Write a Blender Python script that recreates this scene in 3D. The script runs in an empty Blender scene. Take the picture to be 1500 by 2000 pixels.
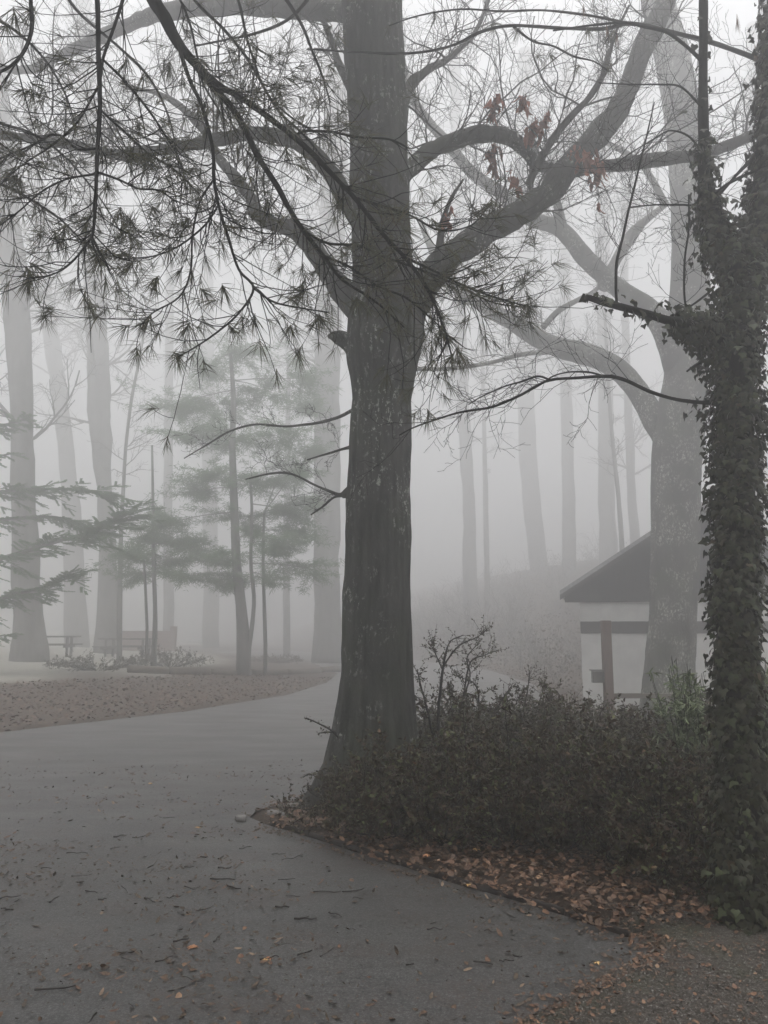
import bpy, math, random
import numpy as np
from mathutils import Vector

SC = bpy.context.scene
COL = SC.collection
random.seed(7)
RNG = np.random.default_rng(11)

# ------------------------------------------------------------------ camera
F = 1510.0                       # focal length in pixels of the 1500 x 2000 photograph
CAM_Z = 1.6
PITCH = math.atan(230 / F)
cam_d = bpy.data.cameras.new('camera')
cam = bpy.data.objects.new('camera', cam_d)
COL.objects.link(cam)
cam.location = (0, 0, CAM_Z)
cam.rotation_euler = (math.pi / 2 + PITCH, 0, 0)
cam_d.sensor_fit = 'VERTICAL'
cam_d.sensor_height = 24.0
cam_d.lens = 24.0 * F / 2000.0
cam_d.clip_start = 0.05
cam_d.clip_end = 500
SC.camera = cam

# ------------------------------------------------------------------ world, sun, exposure
w = bpy.data.worlds.new('World')
SC.world = w
w.use_nodes = True
nt = w.node_tree
bg = nt.nodes['Background']
sky = nt.nodes.new('ShaderNodeTexSky')
sky.sky_type = 'NISHITA'
sky.sun_disc = False
SUN_EL, SUN_AZ = math.radians(84), math.radians(190)
sky.sun_elevation = SUN_EL
sky.sun_rotation = SUN_AZ
sky.dust_density = 6.0
hs = nt.nodes.new('ShaderNodeHueSaturation')
hs.inputs['Saturation'].default_value = 0.06
nt.links.new(sky.outputs['Color'], hs.inputs['Color'])
nt.links.new(hs.outputs['Color'], bg.inputs['Color'])
bg.inputs['Strength'].default_value = 0.11
sun_d = bpy.data.lights.new('sun', 'SUN')
sun_d.energy = 0.8
sun_d.angle = math.radians(30)
sun_d.color = (1.0, 0.985, 0.965)
sun = bpy.data.objects.new('sun', sun_d)
COL.objects.link(sun)
sd = Vector((math.sin(SUN_AZ) * math.cos(SUN_EL), math.cos(SUN_AZ) * math.cos(SUN_EL), math.sin(SUN_EL)))
sun.rotation_euler = sd.to_track_quat('Z', 'Y').to_euler()
sun.location = sd * 40

SC.view_settings.view_transform = 'Standard'
SC.view_settings.look = 'None'
SC.view_settings.exposure = 1.3
SC.view_settings.gamma = 1.0
SC.render.engine = 'CYCLES'
cy = SC.cycles
cy.use_denoising = True
cy.max_bounces = 6
cy.diffuse_bounces = 2
cy.glossy_bounces = 2
cy.transmission_bounces = 2
cy.volume_bounces = 3
cy.use_adaptive_sampling = True
cy.adaptive_threshold = 0.02
FOG = 0.031


# ------------------------------------------------------------------ tagging helpers
def tag(o, label=None, cat=None, group=None, kind=None):
    if label: o['label'] = label
    if cat: o['category'] = cat
    if group: o['group'] = group
    if kind: o['kind'] = kind
    return o


def empty(name, loc, label, cat, group=None):
    o = bpy.data.objects.new(name, None)
    COL.objects.link(o)
    o.location = loc
    o.empty_display_size = 0.1
    return tag(o, label, cat, group)


# ------------------------------------------------------------------ pixel <-> place
CP, SP = math.cos(PITCH), math.sin(PITCH)


def at(px, py, Y):
    """the point seen at pixel (px, py) of the photograph that lies Y metres in front of the camera"""
    dx, dz = (px - 750) / F, (1000 - py) / F
    t = Y / (CP - dz * SP)
    return np.array([t * dx, Y, CAM_Z + t * (SP + dz * CP)])


def size_at(wpx, py, Y):
    dz = (1000 - py) / F
    return wpx / F * Y / (CP - dz * SP)


def flat(px, py, z=0.0):
    dz = (1000 - py) / F
    t = (z - CAM_Z) / (SP + dz * CP)
    return (t * (px - 750) / F, t * (CP - dz * SP))


# ------------------------------------------------------------------ small maths
def norm(v):
    v = np.asarray(v, float)
    n = np.linalg.norm(v, axis=-1, keepdims=True)
    return v / np.maximum(n, 1e-9)


def catmull(P, per=6):
    P = np.asarray(P, float)
    if len(P) < 3:
        t = np.linspace(0, 1, per + 1)[:, None]
        return P[0] * (1 - t) + P[-1] * t
    Q = np.vstack([2 * P[0] - P[1], P, 2 * P[-1] - P[-2]])
    out = []
    for i in range(1, len(Q) - 2):
        p0, p1, p2, p3 = Q[i - 1], Q[i], Q[i + 1], Q[i + 2]
        for k in range(per):
            t = k / per
            out.append(0.5 * ((2 * p1) + (-p0 + p2) * t + (2 * p0 - 5 * p1 + 4 * p2 - p3) * t * t + (-p0 + 3 * p1 - 3 * p2 + p3) * t ** 3))
    out.append(Q[-2])
    return np.array(out)


_nrng = np.random.default_rng(5)
_K = _nrng.normal(size=(8, 3)); _PH = _nrng.uniform(0, 6.28, 8)


def wob(P, scale=1.0):
    """cheap smooth noise in -1..1"""
    P = np.asarray(P) * scale
    return np.sin(P @ _K.T * 1.7 + _PH).mean(-1) * 2.0


def sstep(a, b, x):
    t = np.clip((x - a) / (b - a), 0, 1)
    return t * t * (3 - 2 * t)


# ------------------------------------------------------------------ mesh builder
class MB:
    def __init__(self):
        self.v, self.q, self.t, self.n = [], [], [], 0
        self.thin = {}

    def add(self, V, quads=None, tris=None):
        V = np.asarray(V, float).reshape(-1, 3)
        if quads is not None and len(quads): self.q.append(np.asarray(quads, int).reshape(-1, 4) + self.n)
        if tris is not None and len(tris): self.t.append(np.asarray(tris, int).reshape(-1, 3) + self.n)
        self.v.append(V)
        self.n += len(V)

    def box(self, c, s, rz=0.0, jit=0.0, bev=0.0):
        x, y, z = np.array(s) / 2.0
        if bev:
            b = min(bev, x * .9, y * .9, z * .9)
            V = []
            for zz, k in ((-z, b), (-z + b, 0), (z - b, 0), (z, b)):
                ax, ay = x - k, y - k
                V += [(-ax + b * (k == 0), -ay, zz), (ax - b * (k == 0), -ay, zz), (ax, -ay + b * (k == 0), zz), (ax, ay - b * (k == 0), zz),
                      (ax - b * (k == 0), ay, zz), (-ax + b * (k == 0), ay, zz), (-ax, ay - b * (k == 0), zz), (-ax, -ay + b * (k == 0), zz)]
            V = np.array(V)
            q = [[r * 8 + i, r * 8 + (i + 1) % 8, r * 8 + 8 + (i + 1) % 8, r * 8 + 8 + i] for r in range(3) for i in range(8)]
            q += [[7, 4, 3, 0], [7, 6, 5, 4], [3, 2, 1, 0], [24, 27, 28, 31], [28, 29, 30, 31], [24, 25, 26, 27]]
        else:
            V = np.array([[sx * x, sy * y, sz * z] for sz in (-1, 1) for sx, sy in ((-1, -1), (1, -1), (1, 1), (-1, 1))])
            q = [[3, 2, 1, 0], [4, 5, 6, 7], [0, 1, 5, 4], [1, 2, 6, 5], [2, 3, 7, 6], [3, 0, 4, 7]]
        if jit: V = V + RNG.normal(0, jit, V.shape)
        c_, s_ = math.cos(rz), math.sin(rz)
        R = np.array([[c_, -s_, 0], [s_, c_, 0], [0, 0, 1]])
        self.add(V @ R.T + np.array(c), quads=q)

    def prism(self, poly, d):
        """closed prism: polygon points (3d, coplanar, in order) pushed along vector d"""
        P = np.array(poly, float); n = len(P)
        V = np.vstack([P, P + np.array(d)])
        q = [[i, (i + 1) % n, n + (i + 1) % n, n + i] for i in range(n)]
        t = [[0, i + 1, i] for i in range(1, n - 1)] + [[n, n + i, n + i + 1] for i in range(1, n - 1)]
        self.add(V, quads=q, tris=t)

    def tube(self, pts, rad, n=10, lump=0.0, lscale=6.0, cap=True, ridge=0.0, furrow=0.0):
        """thick tube with parallel-transport frames and a lumpy bark outline"""
        P = np.asarray(pts, float); m = len(P)
        R = np.broadcast_to(np.asarray(rad, float), (m,))
        T = norm(np.gradient(P, axis=0))
        ref = np.array([1.0, 0, 0]) if abs(T[0][0]) < 0.8 else np.array([0, 1.0, 0])
        u = norm(ref - T[0] * (ref @ T[0]))
        a = np.arange(n) / n * 2 * math.pi
        V = np.empty((m, n, 3))
        for i in range(m):
            u = norm(u - T[i] * (u @ T[i]))
            b = np.cross(T[i], u)
            V[i] = P[i] + (np.cos(a)[:, None] * u + np.sin(a)[:, None] * b) * R[i]
        if lump:
            C = P[:, None, :]
            d = V - C
            k = 1 + lump * wob(V.reshape(-1, 3), lscale).reshape(m, n) + 0.5 * lump * wob(V.reshape(-1, 3) + 9, lscale * 3.1).reshape(m, n)
            if ridge:
                k = k + ridge * np.sin(a * round(n / 5) + 3 * wob(P, 1.2)[:, None])
            if furrow: k = k + furrow * wob(V.reshape(-1, 3) * [1, 1, .14], 22).reshape(m, n)
            V = C + d * k[:, :, None]
        q = [[i * n + j, i * n + (j + 1) % n, (i + 1) * n + (j + 1) % n, (i + 1) * n + j] for i in range(m - 1) for j in range(n)]
        V = V.reshape(-1, 3)
        t = []
        if cap:
            V = np.vstack([V, P[0], P[-1] + T[-1] * R[-1] * 0.4])
            k0 = m * n
            t = [[k0, (j + 1) % n, j] for j in range(n)] + [[k0 + 1, (m - 1) * n + j, (m - 1) * n + (j + 1) % n] for j in range(n)]
        self.add(V, quads=q, tris=t)

    def line(self, pts, rad, n=3):
        """thin twig: kept and built in one numpy pass"""
        self.thin.setdefault((len(pts), n), []).append((pts, rad))

    def turn(self, c, a):
        """turn everything built so far about the vertical through c"""
        c = np.array([c[0], c[1], 0.0]); R = np.array([[math.cos(a), -math.sin(a), 0], [math.sin(a), math.cos(a), 0], [0, 0, 1]])
        self.v = [(V - c) @ R.T + c for V in self.v]

    def _flush(self):
        for (m, n), L in self.thin.items():
            P = np.array([l[0] for l in L]); R = np.array([np.broadcast_to(l[1], (m,)) for l in L])
            T = norm(np.gradient(P, axis=1))
            ref = np.where(np.abs(T[..., 2:3]) > 0.9, np.array([1.0, 0, 0]), np.array([0, 0, 1.0]))
            U = norm(np.cross(T, ref)); B = np.cross(T, U)
            a = np.arange(n) / n * 2 * math.pi
            V = P[:, :, None, :] + (U[:, :, None, :] * np.cos(a)[:, None] + B[:, :, None, :] * np.sin(a)[:, None]) * R[:, :, None, None]
            K = len(L)
            i, j = np.meshgrid(np.arange(m - 1), np.arange(n), indexing='ij')
            j2 = (j + 1) % n
            q = np.stack([i * n + j, i * n + j2, (i + 1) * n + j2, (i + 1) * n + j], -1).reshape(-1, 4)
            Q = (q[None] + (np.arange(K) * m * n)[:, None, None]).reshape(-1, 4)
            self.add(V.reshape(-1, 3), quads=Q)
        self.thin = {}

    def build(self, name, mat, parent=None, smooth=True):
        self._flush()
        V = np.vstack(self.v).astype(np.float32)
        Q = np.vstack(self.q) if self.q else np.zeros((0, 4), int)
        T = np.vstack(self.t) if self.t else np.zeros((0, 3), int)
        me = bpy.data.meshes.new(name)
        me.vertices.add(len(V))
        off = np.zeros(3, np.float32)
        if parent is not None:
            off = np.array(parent.matrix_world_loc if hasattr(parent, 'matrix_world_loc') else world_loc(parent), np.float32)
        me.vertices.foreach_set('co', (V - off).ravel())
        li = np.concatenate([Q.ravel(), T.ravel()]).astype(np.int32)
        me.loops.add(len(li))
        me.loops.foreach_set('vertex_index', li)
        st = np.concatenate([np.arange(len(Q)) * 4, len(Q) * 4 + np.arange(len(T)) * 3]).astype(np.int32)
        me.polygons.add(len(st))
        me.polygons.foreach_set('loop_start', st)
        me.polygons.foreach_set('use_smooth', np.full(len(st), smooth, bool))
        me.update(calc_edges=True)
        me.validate()
        if isinstance(mat, str): mat = M[mat]
        me.materials.append(mat)
        o = bpy.data.objects.new(name, me)
        COL.objects.link(o)
        if parent is not None: o.parent = parent
        return o


def world_loc(o):
    p = np.zeros(3)
    while o is not None:
        p = p + np.array(o.location)
        o = o.parent
    return p


# leaf sheets --------------------------------------------------------------
def leaves(mb, P, D, L, wr=0.5, fold=0.25, curl=0.15, N=None):
    """folded leaf blades: base, two sides, tip with a raised midrib"""
    P = np.asarray(P, float); D = norm(D); n = len(P)
    L = np.broadcast_to(np.asarray(L, float), (n,))[:, None]
    if N is None: N = RNG.normal(size=(n, 3))
    S = norm(np.cross(D, N)); Z = np.cross(S, D)
    W = L * wr * 0.5
    c = L * curl
    pts = [P, P + D * L * .3 + S * W * .9 + Z * W * fold, P + D * L * .68 + S * W * .75 + Z * (W * fold - c * .4), P + D * L - Z * c,
           P + D * L * .68 - S * W * .75 + Z * (W * fold - c * .4), P + D * L * .3 - S * W * .9 + Z * W * fold, P + D * L * .5 - Z * c * .2]
    V = np.stack(pts, 1).reshape(-1, 3)
    b = (np.arange(n) * 7)[:, None]
    q = np.concatenate([b + [0, 1, 2, 6], b + [6, 2, 3, 4], b + [0, 6, 4, 5]], 0)
    mb.add(V, quads=q)


def ivy_leaves(mb, P, D, N, L):
    """five-lobed ivy blade"""
    n = len(P); D = norm(D); L = np.asarray(L)[:, None]
    S = norm(np.cross(D, N)); Z = np.cross(S, D)
    out = [(-.05, 0, .0), (-.18, .32, -.04), (.12, .55, -.10), (.38, .26, .0), (.95, 0, -.12), (.38, -.26, .0), (.12, -.55, -.10), (-.18, -.32, -.04)]
    V = np.stack([P + D * L * a + S * L * b + Z * L * c for a, b, c in out] + [P + D * L * .22 + Z * L * .07], 1).reshape(-1, 3)
    b = (np.arange(n) * 9)[:, None]
    t = np.concatenate([b + [8, i, (i + 1) % 8] for i in range(8)], 0)
    mb.add(V, tris=t)


def needles(mb, P, D, L, wd=0.0011, bend=0.12):
    """three-sided pine needles with a slight droop"""
    n = len(P); D = norm(D); L = np.broadcast_to(np.asarray(L, float), (n,))[:, None]
    wd = np.broadcast_to(np.asarray(wd, float), (n,))[:, None]
    S = norm(np.cross(D, RNG.normal(size=(n, 3)))); Z = np.cross(S, D)
    g = np.array([0, 0, -1.0])
    pm = P + D * L * .5 + g * L * bend * .25
    pt = P + D * L + g * L * bend
    V = []
    for k in range(3):
        a = k * 2.0944
        V.append(P + (S * math.cos(a) + Z * math.sin(a)) * wd)
    for k in range(3):
        a = k * 2.0944
        V.append(pm + (S * math.cos(a) + Z * math.sin(a)) * wd)
    V.append(pt)
    V = np.stack(V, 1).reshape(-1, 3)
    b = (np.arange(n) * 7)[:, None]
    q = np.concatenate([b + [k, (k + 1) % 3, 3 + (k + 1) % 3, 3 + k] for k in range(3)], 0)
    t = np.concatenate([b + [3 + k, 3 + (k + 1) % 3, 6] for k in range(3)], 0)
    mb.add(V, quads=q, tris=t)


def burst(mb, p, axis, n=26, L=0.1, wd=0.0011, spread=1.0, droop=.25, along=.04):
    p = np.asarray(p); axis = norm(axis)
    R = RNG.normal(size=(n, 3)); R = norm(R - (R @ axis)[:, None] * axis)
    th = RNG.uniform(.12, spread, n)[:, None]
    D = axis * np.cos(th) + R * np.sin(th) + np.array([0, 0, -droop])
    B = p - axis * RNG.uniform(0, along, n)[:, None]
    needles(mb, B, D, L * RNG.uniform(.75, 1.1, n), wd)


# twig growth --------------------------------------------------------------
def grow(mb, p, d, L, r, depth, up=0.05, wig=.32, kids=4, ang=.9, ratio=.55, seg=6, tips=None, n=3, rmin=.0016):
    p = np.array(p, float); d = norm(d)
    pts = [p.copy()]
    st = L / seg
    for i in range(seg):
        d = norm(d + RNG.normal(0, wig, 3) * .55 + np.array([0, 0, up]))
        p = p + d * st
        pts.append(p.copy())
    pts = np.array(pts)
    rr = np.maximum(np.linspace(r, r * .35, seg + 1), rmin)
    mb.line(pts, rr, n)
    if tips is not None and depth == 0: tips.append((pts[-1], norm(pts[-1] - pts[-2])))
    if depth > 0:
        for k in range(kids):
            f = (k + RNG.uniform(.2, .95)) / kids
            i = min(int(f * seg) , seg - 1)
            q = pts[i] * (1 - (f * seg - i)) + pts[i + 1] * (f * seg - i)
            t = norm(pts[i + 1] - pts[i])
            s = RNG.normal(size=3); s = norm(s - (s @ t) * t)
            a = ang * RNG.uniform(.6, 1.2)
            grow(mb, q, t * math.cos(a) + s * math.sin(a), L * ratio * (1.1 - .45 * f) * RNG.uniform(.7, 1.2), max(rr[i] * .62, rmin), depth - 1, up, wig, kids, ang, ratio, max(seg - 1, 3), tips, n, rmin)
    return pts


def path3(pp, Y0, Y1=None, per=6):
    """pixel polyline [(px,py) or (px,py,width)] -> smooth 3d polyline between depths Y0..Y1 (+ radii)"""
    Y1 = Y0 if Y1 is None else Y1
    ln = [0.0]
    for a, b in zip(pp[:-1], pp[1:]): ln.append(ln[-1] + math.hypot(b[0] - a[0], b[1] - a[1]))
    P, Rr = [], []
    for q, l in zip(pp, ln):
        Y = Y0 + (Y1 - Y0) * l / ln[-1]
        P.append(at(q[0], q[1], Y))
        Rr.append(size_at(q[2], q[1], Y) / 2 if len(q) > 2 else 0)
    P = catmull(P, per)
    Rr = np.interp(np.linspace(0, 1, len(P)), np.linspace(0, 1, len(pp)), Rr)
    return P, Rr


def at_frac(P, f):
    x = f * (len(P) - 1); i = min(int(x), len(P) - 2)
    return P[i] + (P[i + 1] - P[i]) * (x - i), norm(P[i + 1] - P[i])


# ------------------------------------------------------------------ materials
M = {}


def mat(name, build, rough=.85, spec=.3, bump=None):
    m = bpy.data.materials.new(name)
    m.use_nodes = True
    n = m.node_tree.nodes; l = m.node_tree.links
    b = n['Principled BSDF']
    b.inputs['Roughness'].default_value = rough
    b.inputs['Specular IOR Level'].default_value = spec
    ctx = dict(n=n, l=l, b=b)
    build(ctx)
    M[name] = m
    return m


def noise(c, scale, detail=4, stretch=None, vec=None, rough=.6):
    t = c['n'].new('ShaderNodeTexNoise')
    t.inputs['Scale'].default_value = scale
    t.inputs['Detail'].default_value = detail
    t.inputs['Roughness'].default_value = rough
    tc = c.get('tc')
    if tc is None:
        tc = c['n'].new('ShaderNodeNewGeometry'); c['tc'] = tc
    v = tc.outputs['Position']
    if stretch:
        mp = c['n'].new('ShaderNodeMapping'); mp.inputs['Scale'].default_value = stretch
        c['l'].new(v, mp.inputs['Vector']); v = mp.outputs['Vector']
    c['l'].new(v, t.inputs['Vector'])
    return t.outputs['Fac']


def ramp(c, fac, stops):
    r = c['n'].new('ShaderNodeValToRGB')
    e = r.color_ramp.elements
    while len(e) < len(stops): e.new(.5)
    for k, (p, col) in enumerate(stops):
        e[k].position = p
        e[k].color = (*col, 1) if len(col) == 3 else col
    c['l'].new(fac, r.inputs['Fac'])
    return r.outputs['Color']


def mix(c, fac, a, b, mode='MIX'):
    m = c['n'].new('ShaderNodeMix'); m.data_type = 'RGBA'; m.blend_type = mode
    for s, v in ((m.inputs[0], fac), (m.inputs[6], a), (m.inputs[7], b)):
        if hasattr(v, 'links'): c['l'].new(v, s)
        elif isinstance(v, (int, float)): s.default_value = v
        else: s.default_value = (*v, 1)
    return m.outputs[2]


def bump(c, h, strength=.5, dist=.02):
    b = c['n'].new('ShaderNodeBump')
    b.inputs['Strength'].default_value = strength
    b.inputs['Distance'].default_value = dist
    c['l'].new(h, b.inputs['Height'])
    c['l'].new(b.outputs['Normal'], c['b'].inputs['Normal'])


def island(c):
    g = c['n'].new('ShaderNodeNewGeometry')
    return g.outputs['Random Per Island']


def bark(dark, light, moss, lich, lich_amt, sc=6.0, bmp=.6):
    def f(c):
        g = noise(c, sc, 8, (1, 1, .22), rough=.7)
        col = ramp(c, g, [(.3, dark), (.7, light)])
        mo = ramp(c, noise(c, 1.6, 5), [(.45, (0, 0, 0)), (.72, (1, 1, 1))])
        col = mix(c, mo, col, mix(c, .55, col, moss))
        big = ramp(c, noise(c, 2.3, 3), [(.46, (0, 0, 0)), (.62, (1, 1, 1))])
        sp = ramp(c, noise(c, 26, 5, (1, 1, .6), rough=.75), [(.66 - lich_amt, (0, 0, 0)), (.70 - lich_amt, (1, 1, 1))])
        sp = mix(c, 1.0, sp, big, 'MULTIPLY')
        col = mix(c, sp, col, lich)
        c['l'].new(col, c['b'].inputs['Base Color'])
        h = mix(c, .35, g, noise(c, sc * 7, 6, (1, 1, .35)))
        bump(c, h, bmp, .03)
    return f


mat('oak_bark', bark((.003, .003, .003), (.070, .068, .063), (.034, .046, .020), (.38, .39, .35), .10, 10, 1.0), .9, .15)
mat('fog_paled_bark', bark((.09, .086, .08), (.19, .185, .175), (.07, .08, .055), (.28, .29, .26), .03, 4), .9, .2)  # bark colour paled so distant trunks fade as in thicker fog
mat('smooth_bark', bark((.018, .017, .016), (.08, .076, .07), (.05, .068, .036), (.42, .43, .38), .13, 5, .9), .85, .2)
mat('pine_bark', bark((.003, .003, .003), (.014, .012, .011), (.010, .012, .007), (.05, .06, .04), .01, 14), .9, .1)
mat('twig_bark', bark((.010, .009, .008), (.028, .025, .022), (.03, .03, .02), (.1, .1, .09), .0, 20, .3), .9, .2)


def flatmat_(c_):
    return lambda c: setattr(c['b'].inputs['Base Color'], 'default_value', (*c_, 1))


def leafy(stops, extra=None):
    def f(c):
        col = ramp(c, island(c), stops)
        col = mix(c, .35, col, ramp(c, noise(c, 60, 3), [(.3, tuple(x * .5 for x in stops[0][1])), (.7, tuple(min(x * 1.4, 1) for x in stops[-1][1]))]))
        c['l'].new(col, c['b'].inputs['Base Color'])
    return f


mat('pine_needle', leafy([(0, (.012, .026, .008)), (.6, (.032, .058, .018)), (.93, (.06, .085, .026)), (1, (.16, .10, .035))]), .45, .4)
mat('old_needle', leafy([(0, (.10, .045, .02)), (1, (.20, .10, .05))]), .7, .3)
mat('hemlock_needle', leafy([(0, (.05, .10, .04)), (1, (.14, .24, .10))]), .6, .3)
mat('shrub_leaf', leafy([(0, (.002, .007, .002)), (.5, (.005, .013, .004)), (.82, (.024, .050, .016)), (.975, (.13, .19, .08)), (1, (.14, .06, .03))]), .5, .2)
mat('brush_leaf', leafy([(0, (.02, .022, .014)), (.6, (.06, .055, .035)), (1, (.14, .11, .075))]), .7, .15)
mat('shrub_stem', flatmat_((.010, .010, .007)), .9, .1)
mat('pale_leaf', leafy([(0, (.05, .075, .03)), (.6, (.10, .14, .06)), (1, (.20, .24, .12))]), .5, .35)
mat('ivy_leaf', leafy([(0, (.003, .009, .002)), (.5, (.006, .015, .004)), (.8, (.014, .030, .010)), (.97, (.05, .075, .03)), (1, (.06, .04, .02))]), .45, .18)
mat('dead_leaf', leafy([(0, (.14, .038, .018)), (1, (.30, .095, .045))]), .8, .2)
mat('litter_leaf', leafy([(0, (.012, .007, .005)), (.45, (.038, .016, .010)), (.78, (.098, .038, .020)), (.95, (.17, .08, .042)), (1, (.32, .20, .12))]), .6, .35)
mat('yellow_leaf', leafy([(0, (.55, .30, .10)), (1, (.62, .42, .18))]), .6, .3)
mat('orange_leaf', leafy([(0, (.45, .20, .09)), (1, (.50, .24, .12))]), .6, .3)
mat('wet_twig', leafy([(0, (.008, .007, .006)), (1, (.03, .022, .018))]), .55, .3)
mat('crumb', leafy([(0, (.004, .003, .003)), (.5, (.010, .007, .005)), (.7, (.05, .022, .014)), (.93, (.13, .06, .035)), (1, (.30, .22, .15))]), .7, .3)
mat('pebble', leafy([(0, (.02, .018, .016)), (.7, (.09, .082, .072)), (1, (.24, .23, .21))]), .7, .3)


def asphalt(c):
    fine = noise(c, 85, 7, rough=.9)
    col = ramp(c, fine, [(.34, (.010, .010, .0095)), (.5, (.048, .047, .045)), (.68, (.25, .245, .235))])
    fleck = ramp(c, noise(c, 26, 6, rough=.85), [(.36, (.25, .24, .23)), (.46, (1, 1, 1)), (.62, (1, 1, 1)), (.72, (1.7, 1.65, 1.6))])
    col = mix(c, 1.0, col, fleck, 'MULTIPLY')
    blot = ramp(c, noise(c, .9, 6, rough=.65), [(.34, (.80, .80, .80)), (.66, (1.06, 1.06, 1.06))])
    col = mix(c, 1.0, col, blot, 'MULTIPLY')
    brown = ramp(c, noise(c, 1.7, 7, (1, 2.2, 1), rough=.7), [(.46, (0, 0, 0)), (.62, (1, 1, 1))])
    brk = ramp(c, noise(c, 38, 5, rough=.8), [(.45, (0, 0, 0)), (.6, (1, 1, 1))])
    k = mix(c, 1.0, brown, brk, 'MULTIPLY')
    col = mix(c, mix(c, .75, (0, 0, 0), k), col, (.055, .036, .028))
    c['l'].new(col, c['b'].inputs['Base Color'])
    r = ramp(c, noise(c, 1.3, 5, (.6, 1.6, 1)), [(.35, (.42, .42, .42)), (.65, (.56, .56, .56))])
    c['l'].new(r, c['b'].inputs['Roughness'])
    bump(c, mix(c, .2, fine, noise(c, 12, 4)), .6, .005)


mat('asphalt', asphalt, .6, .4)
mat('bank_leaf', leafy([(0, (.03, .018, .012)), (.6, (.08, .05, .035)), (1, (.17, .12, .09))]), .8, .2)


def soil(c):
    vc = c['n'].new('ShaderNodeVertexColor'); vc.layer_name = 'zone'
    sep = c['n'].new('ShaderNodeSeparateColor'); c['l'].new(vc.outputs['Color'], sep.inputs[0])
    n1 = noise(c, 42, 6, rough=.8)
    litter = ramp(c, n1, [(.3, (.012, .009, .007)), (.5, (.042, .028, .019)), (.65, (.095, .068, .047)), (.8, (.19, .145, .105))])
    lawn = ramp(c, noise(c, 8, 6), [(.3, (.15, .145, .12)), (.7, (.28, .27, .235))])
    grav = ramp(c, noise(c, 60, 7, rough=.95), [(.35, (.012, .010, .008)), (.48, (.05, .042, .034)), (.58, (.12, .105, .09)), (.68, (.32, .30, .27))])
    green = ramp(c, noise(c, 2.5, 5), [(.5, (0, 0, 0)), (.65, (.5, .5, .5))])
    grav = mix(c, green, grav, (.05, .06, .03))
    col = mix(c, sep.outputs[1], litter, lawn)
    jag = c['n'].new('ShaderNodeMath'); jag.operation = 'MULTIPLY_ADD'
    c['l'].new(noise(c, 9, 5), jag.inputs[0]); jag.inputs[1].default_value = .9
    c['l'].new(sep.outputs[0], jag.inputs[2])
    k = ramp(c, jag.outputs[0], [(.8, (0, 0, 0)), (1.0, (1, 1, 1))])
    col = mix(c, k, col, grav)
    c['l'].new(col, c['b'].inputs['Base Color'])
    bump(c, n1, .8, .02)


mat('soil', soil, .85, .25)


def flatmat(col, var=.25, sc=20, stretch=None):
    def f(c):
        g = noise(c, sc, 5, stretch)
        c['l'].new(ramp(c, g, [(.3, tuple(x * (1 - var) for x in col)), (.7, tuple(min(1, x * (1 + var)) for x in col))]), c['b'].inputs['Base Color'])
        bump(c, g, .25, .01)
    return f


mat('white_wall', flatmat((.58, .58, .56), .10, 3), .8, .3)
mat('dark_board', flatmat((.035, .035, .036), .25, 6, (5, 5, .3)), .8, .3)
mat('trim_band', flatmat((.06, .058, .057), .15, 6), .8, .3)
mat('roof_felt', flatmat((.30, .30, .30), .25, 14), .85, .3)  # light base colour stands in for sky reflected on the wet roof
mat('fascia', flatmat((.06, .055, .055), .2, 10), .8, .3)
mat('red_timber', flatmat((.10, .07, .058), .3, 9, (4, 4, .4)), .85, .2)
mat('grey_timber', flatmat((.09, .075, .06), .3, 9, (.4, 4, 4)), .85, .2)
mat('grey_metal', flatmat((.07, .07, .065), .15, 9), .6, .4)
mat('edging_wood', flatmat((.022, .017, .014), .4, 18, (1, 1, 4)), .75, .3)
mat('kerb_stone', flatmat((.20, .19, .18), .25, 22), .8, .3)
mat('brick', flatmat((.17, .11, .095), .3, 7), .9, .2)
mat('table_wood', flatmat((.07, .065, .055), .3, 9), .85, .2)
mat('window_glass', flatmat((.02, .02, .022), .1, 2), .15, .5)

# ------------------------------------------------------------------ terrain
right_edge = [flat(1000, 2010), flat(1090, 1960), flat(1200, 1905), flat(1262, 1868), flat(1275, 1845), flat(1200, 1818), flat(1000, 1760), flat(870, 1722),
              flat(700, 1668), flat(600, 1636), flat(520, 1612), flat(487, 1598), flat(500, 1583), flat(560, 1572), (-0.55, 7.9),
              (0.3, 9.3), (1.4, 11.5), (2.6, 14.5), (3.6, 18), (4.4, 23), (4.2, 31), (1, 45), (-8, 62)]
left_edge = [(-13, 58), (-4, 41), (-1.7, 29), (-1.75, 24), (-2.4, 19.5), (-3.9, 15.7), (-6.1, 12.4), (-9, 10.3), (-14, 8.8), (-30, 7)]
road_poly = np.array([(0.45, 2.2), (0.2, -6)][::-1] + right_edge + left_edge + [(-30, -6)])


def seg_dist(X, Y, poly, closed=True):
    d = np.full(X.shape, 1e9)
    n = len(poly)
    for i in range(n if closed else n - 1):
        a, b = poly[i], poly[(i + 1) % n]
        ex, ey = b[0] - a[0], b[1] - a[1]
        t = np.clip(((X - a[0]) * ex + (Y - a[1]) * ey) / (ex * ex + ey * ey + 1e-12), 0, 1)
        d = np.minimum(d, np.hypot(X - a[0] - t * ex, Y - a[1] - t * ey))
    return d


def inside(X, Y, poly):
    c = np.zeros(X.shape, bool)
    n = len(poly)
    for i in range(n):
        a, b = poly[i], poly[(i + 1) % n]
        if a[1] == b[1]: continue
        k = ((a[1] > Y) != (b[1] > Y)) & (X < (b[0] - a[0]) * (Y - a[1]) / (b[1] - a[1]) + a[0])
        c ^= k
    return c


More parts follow.
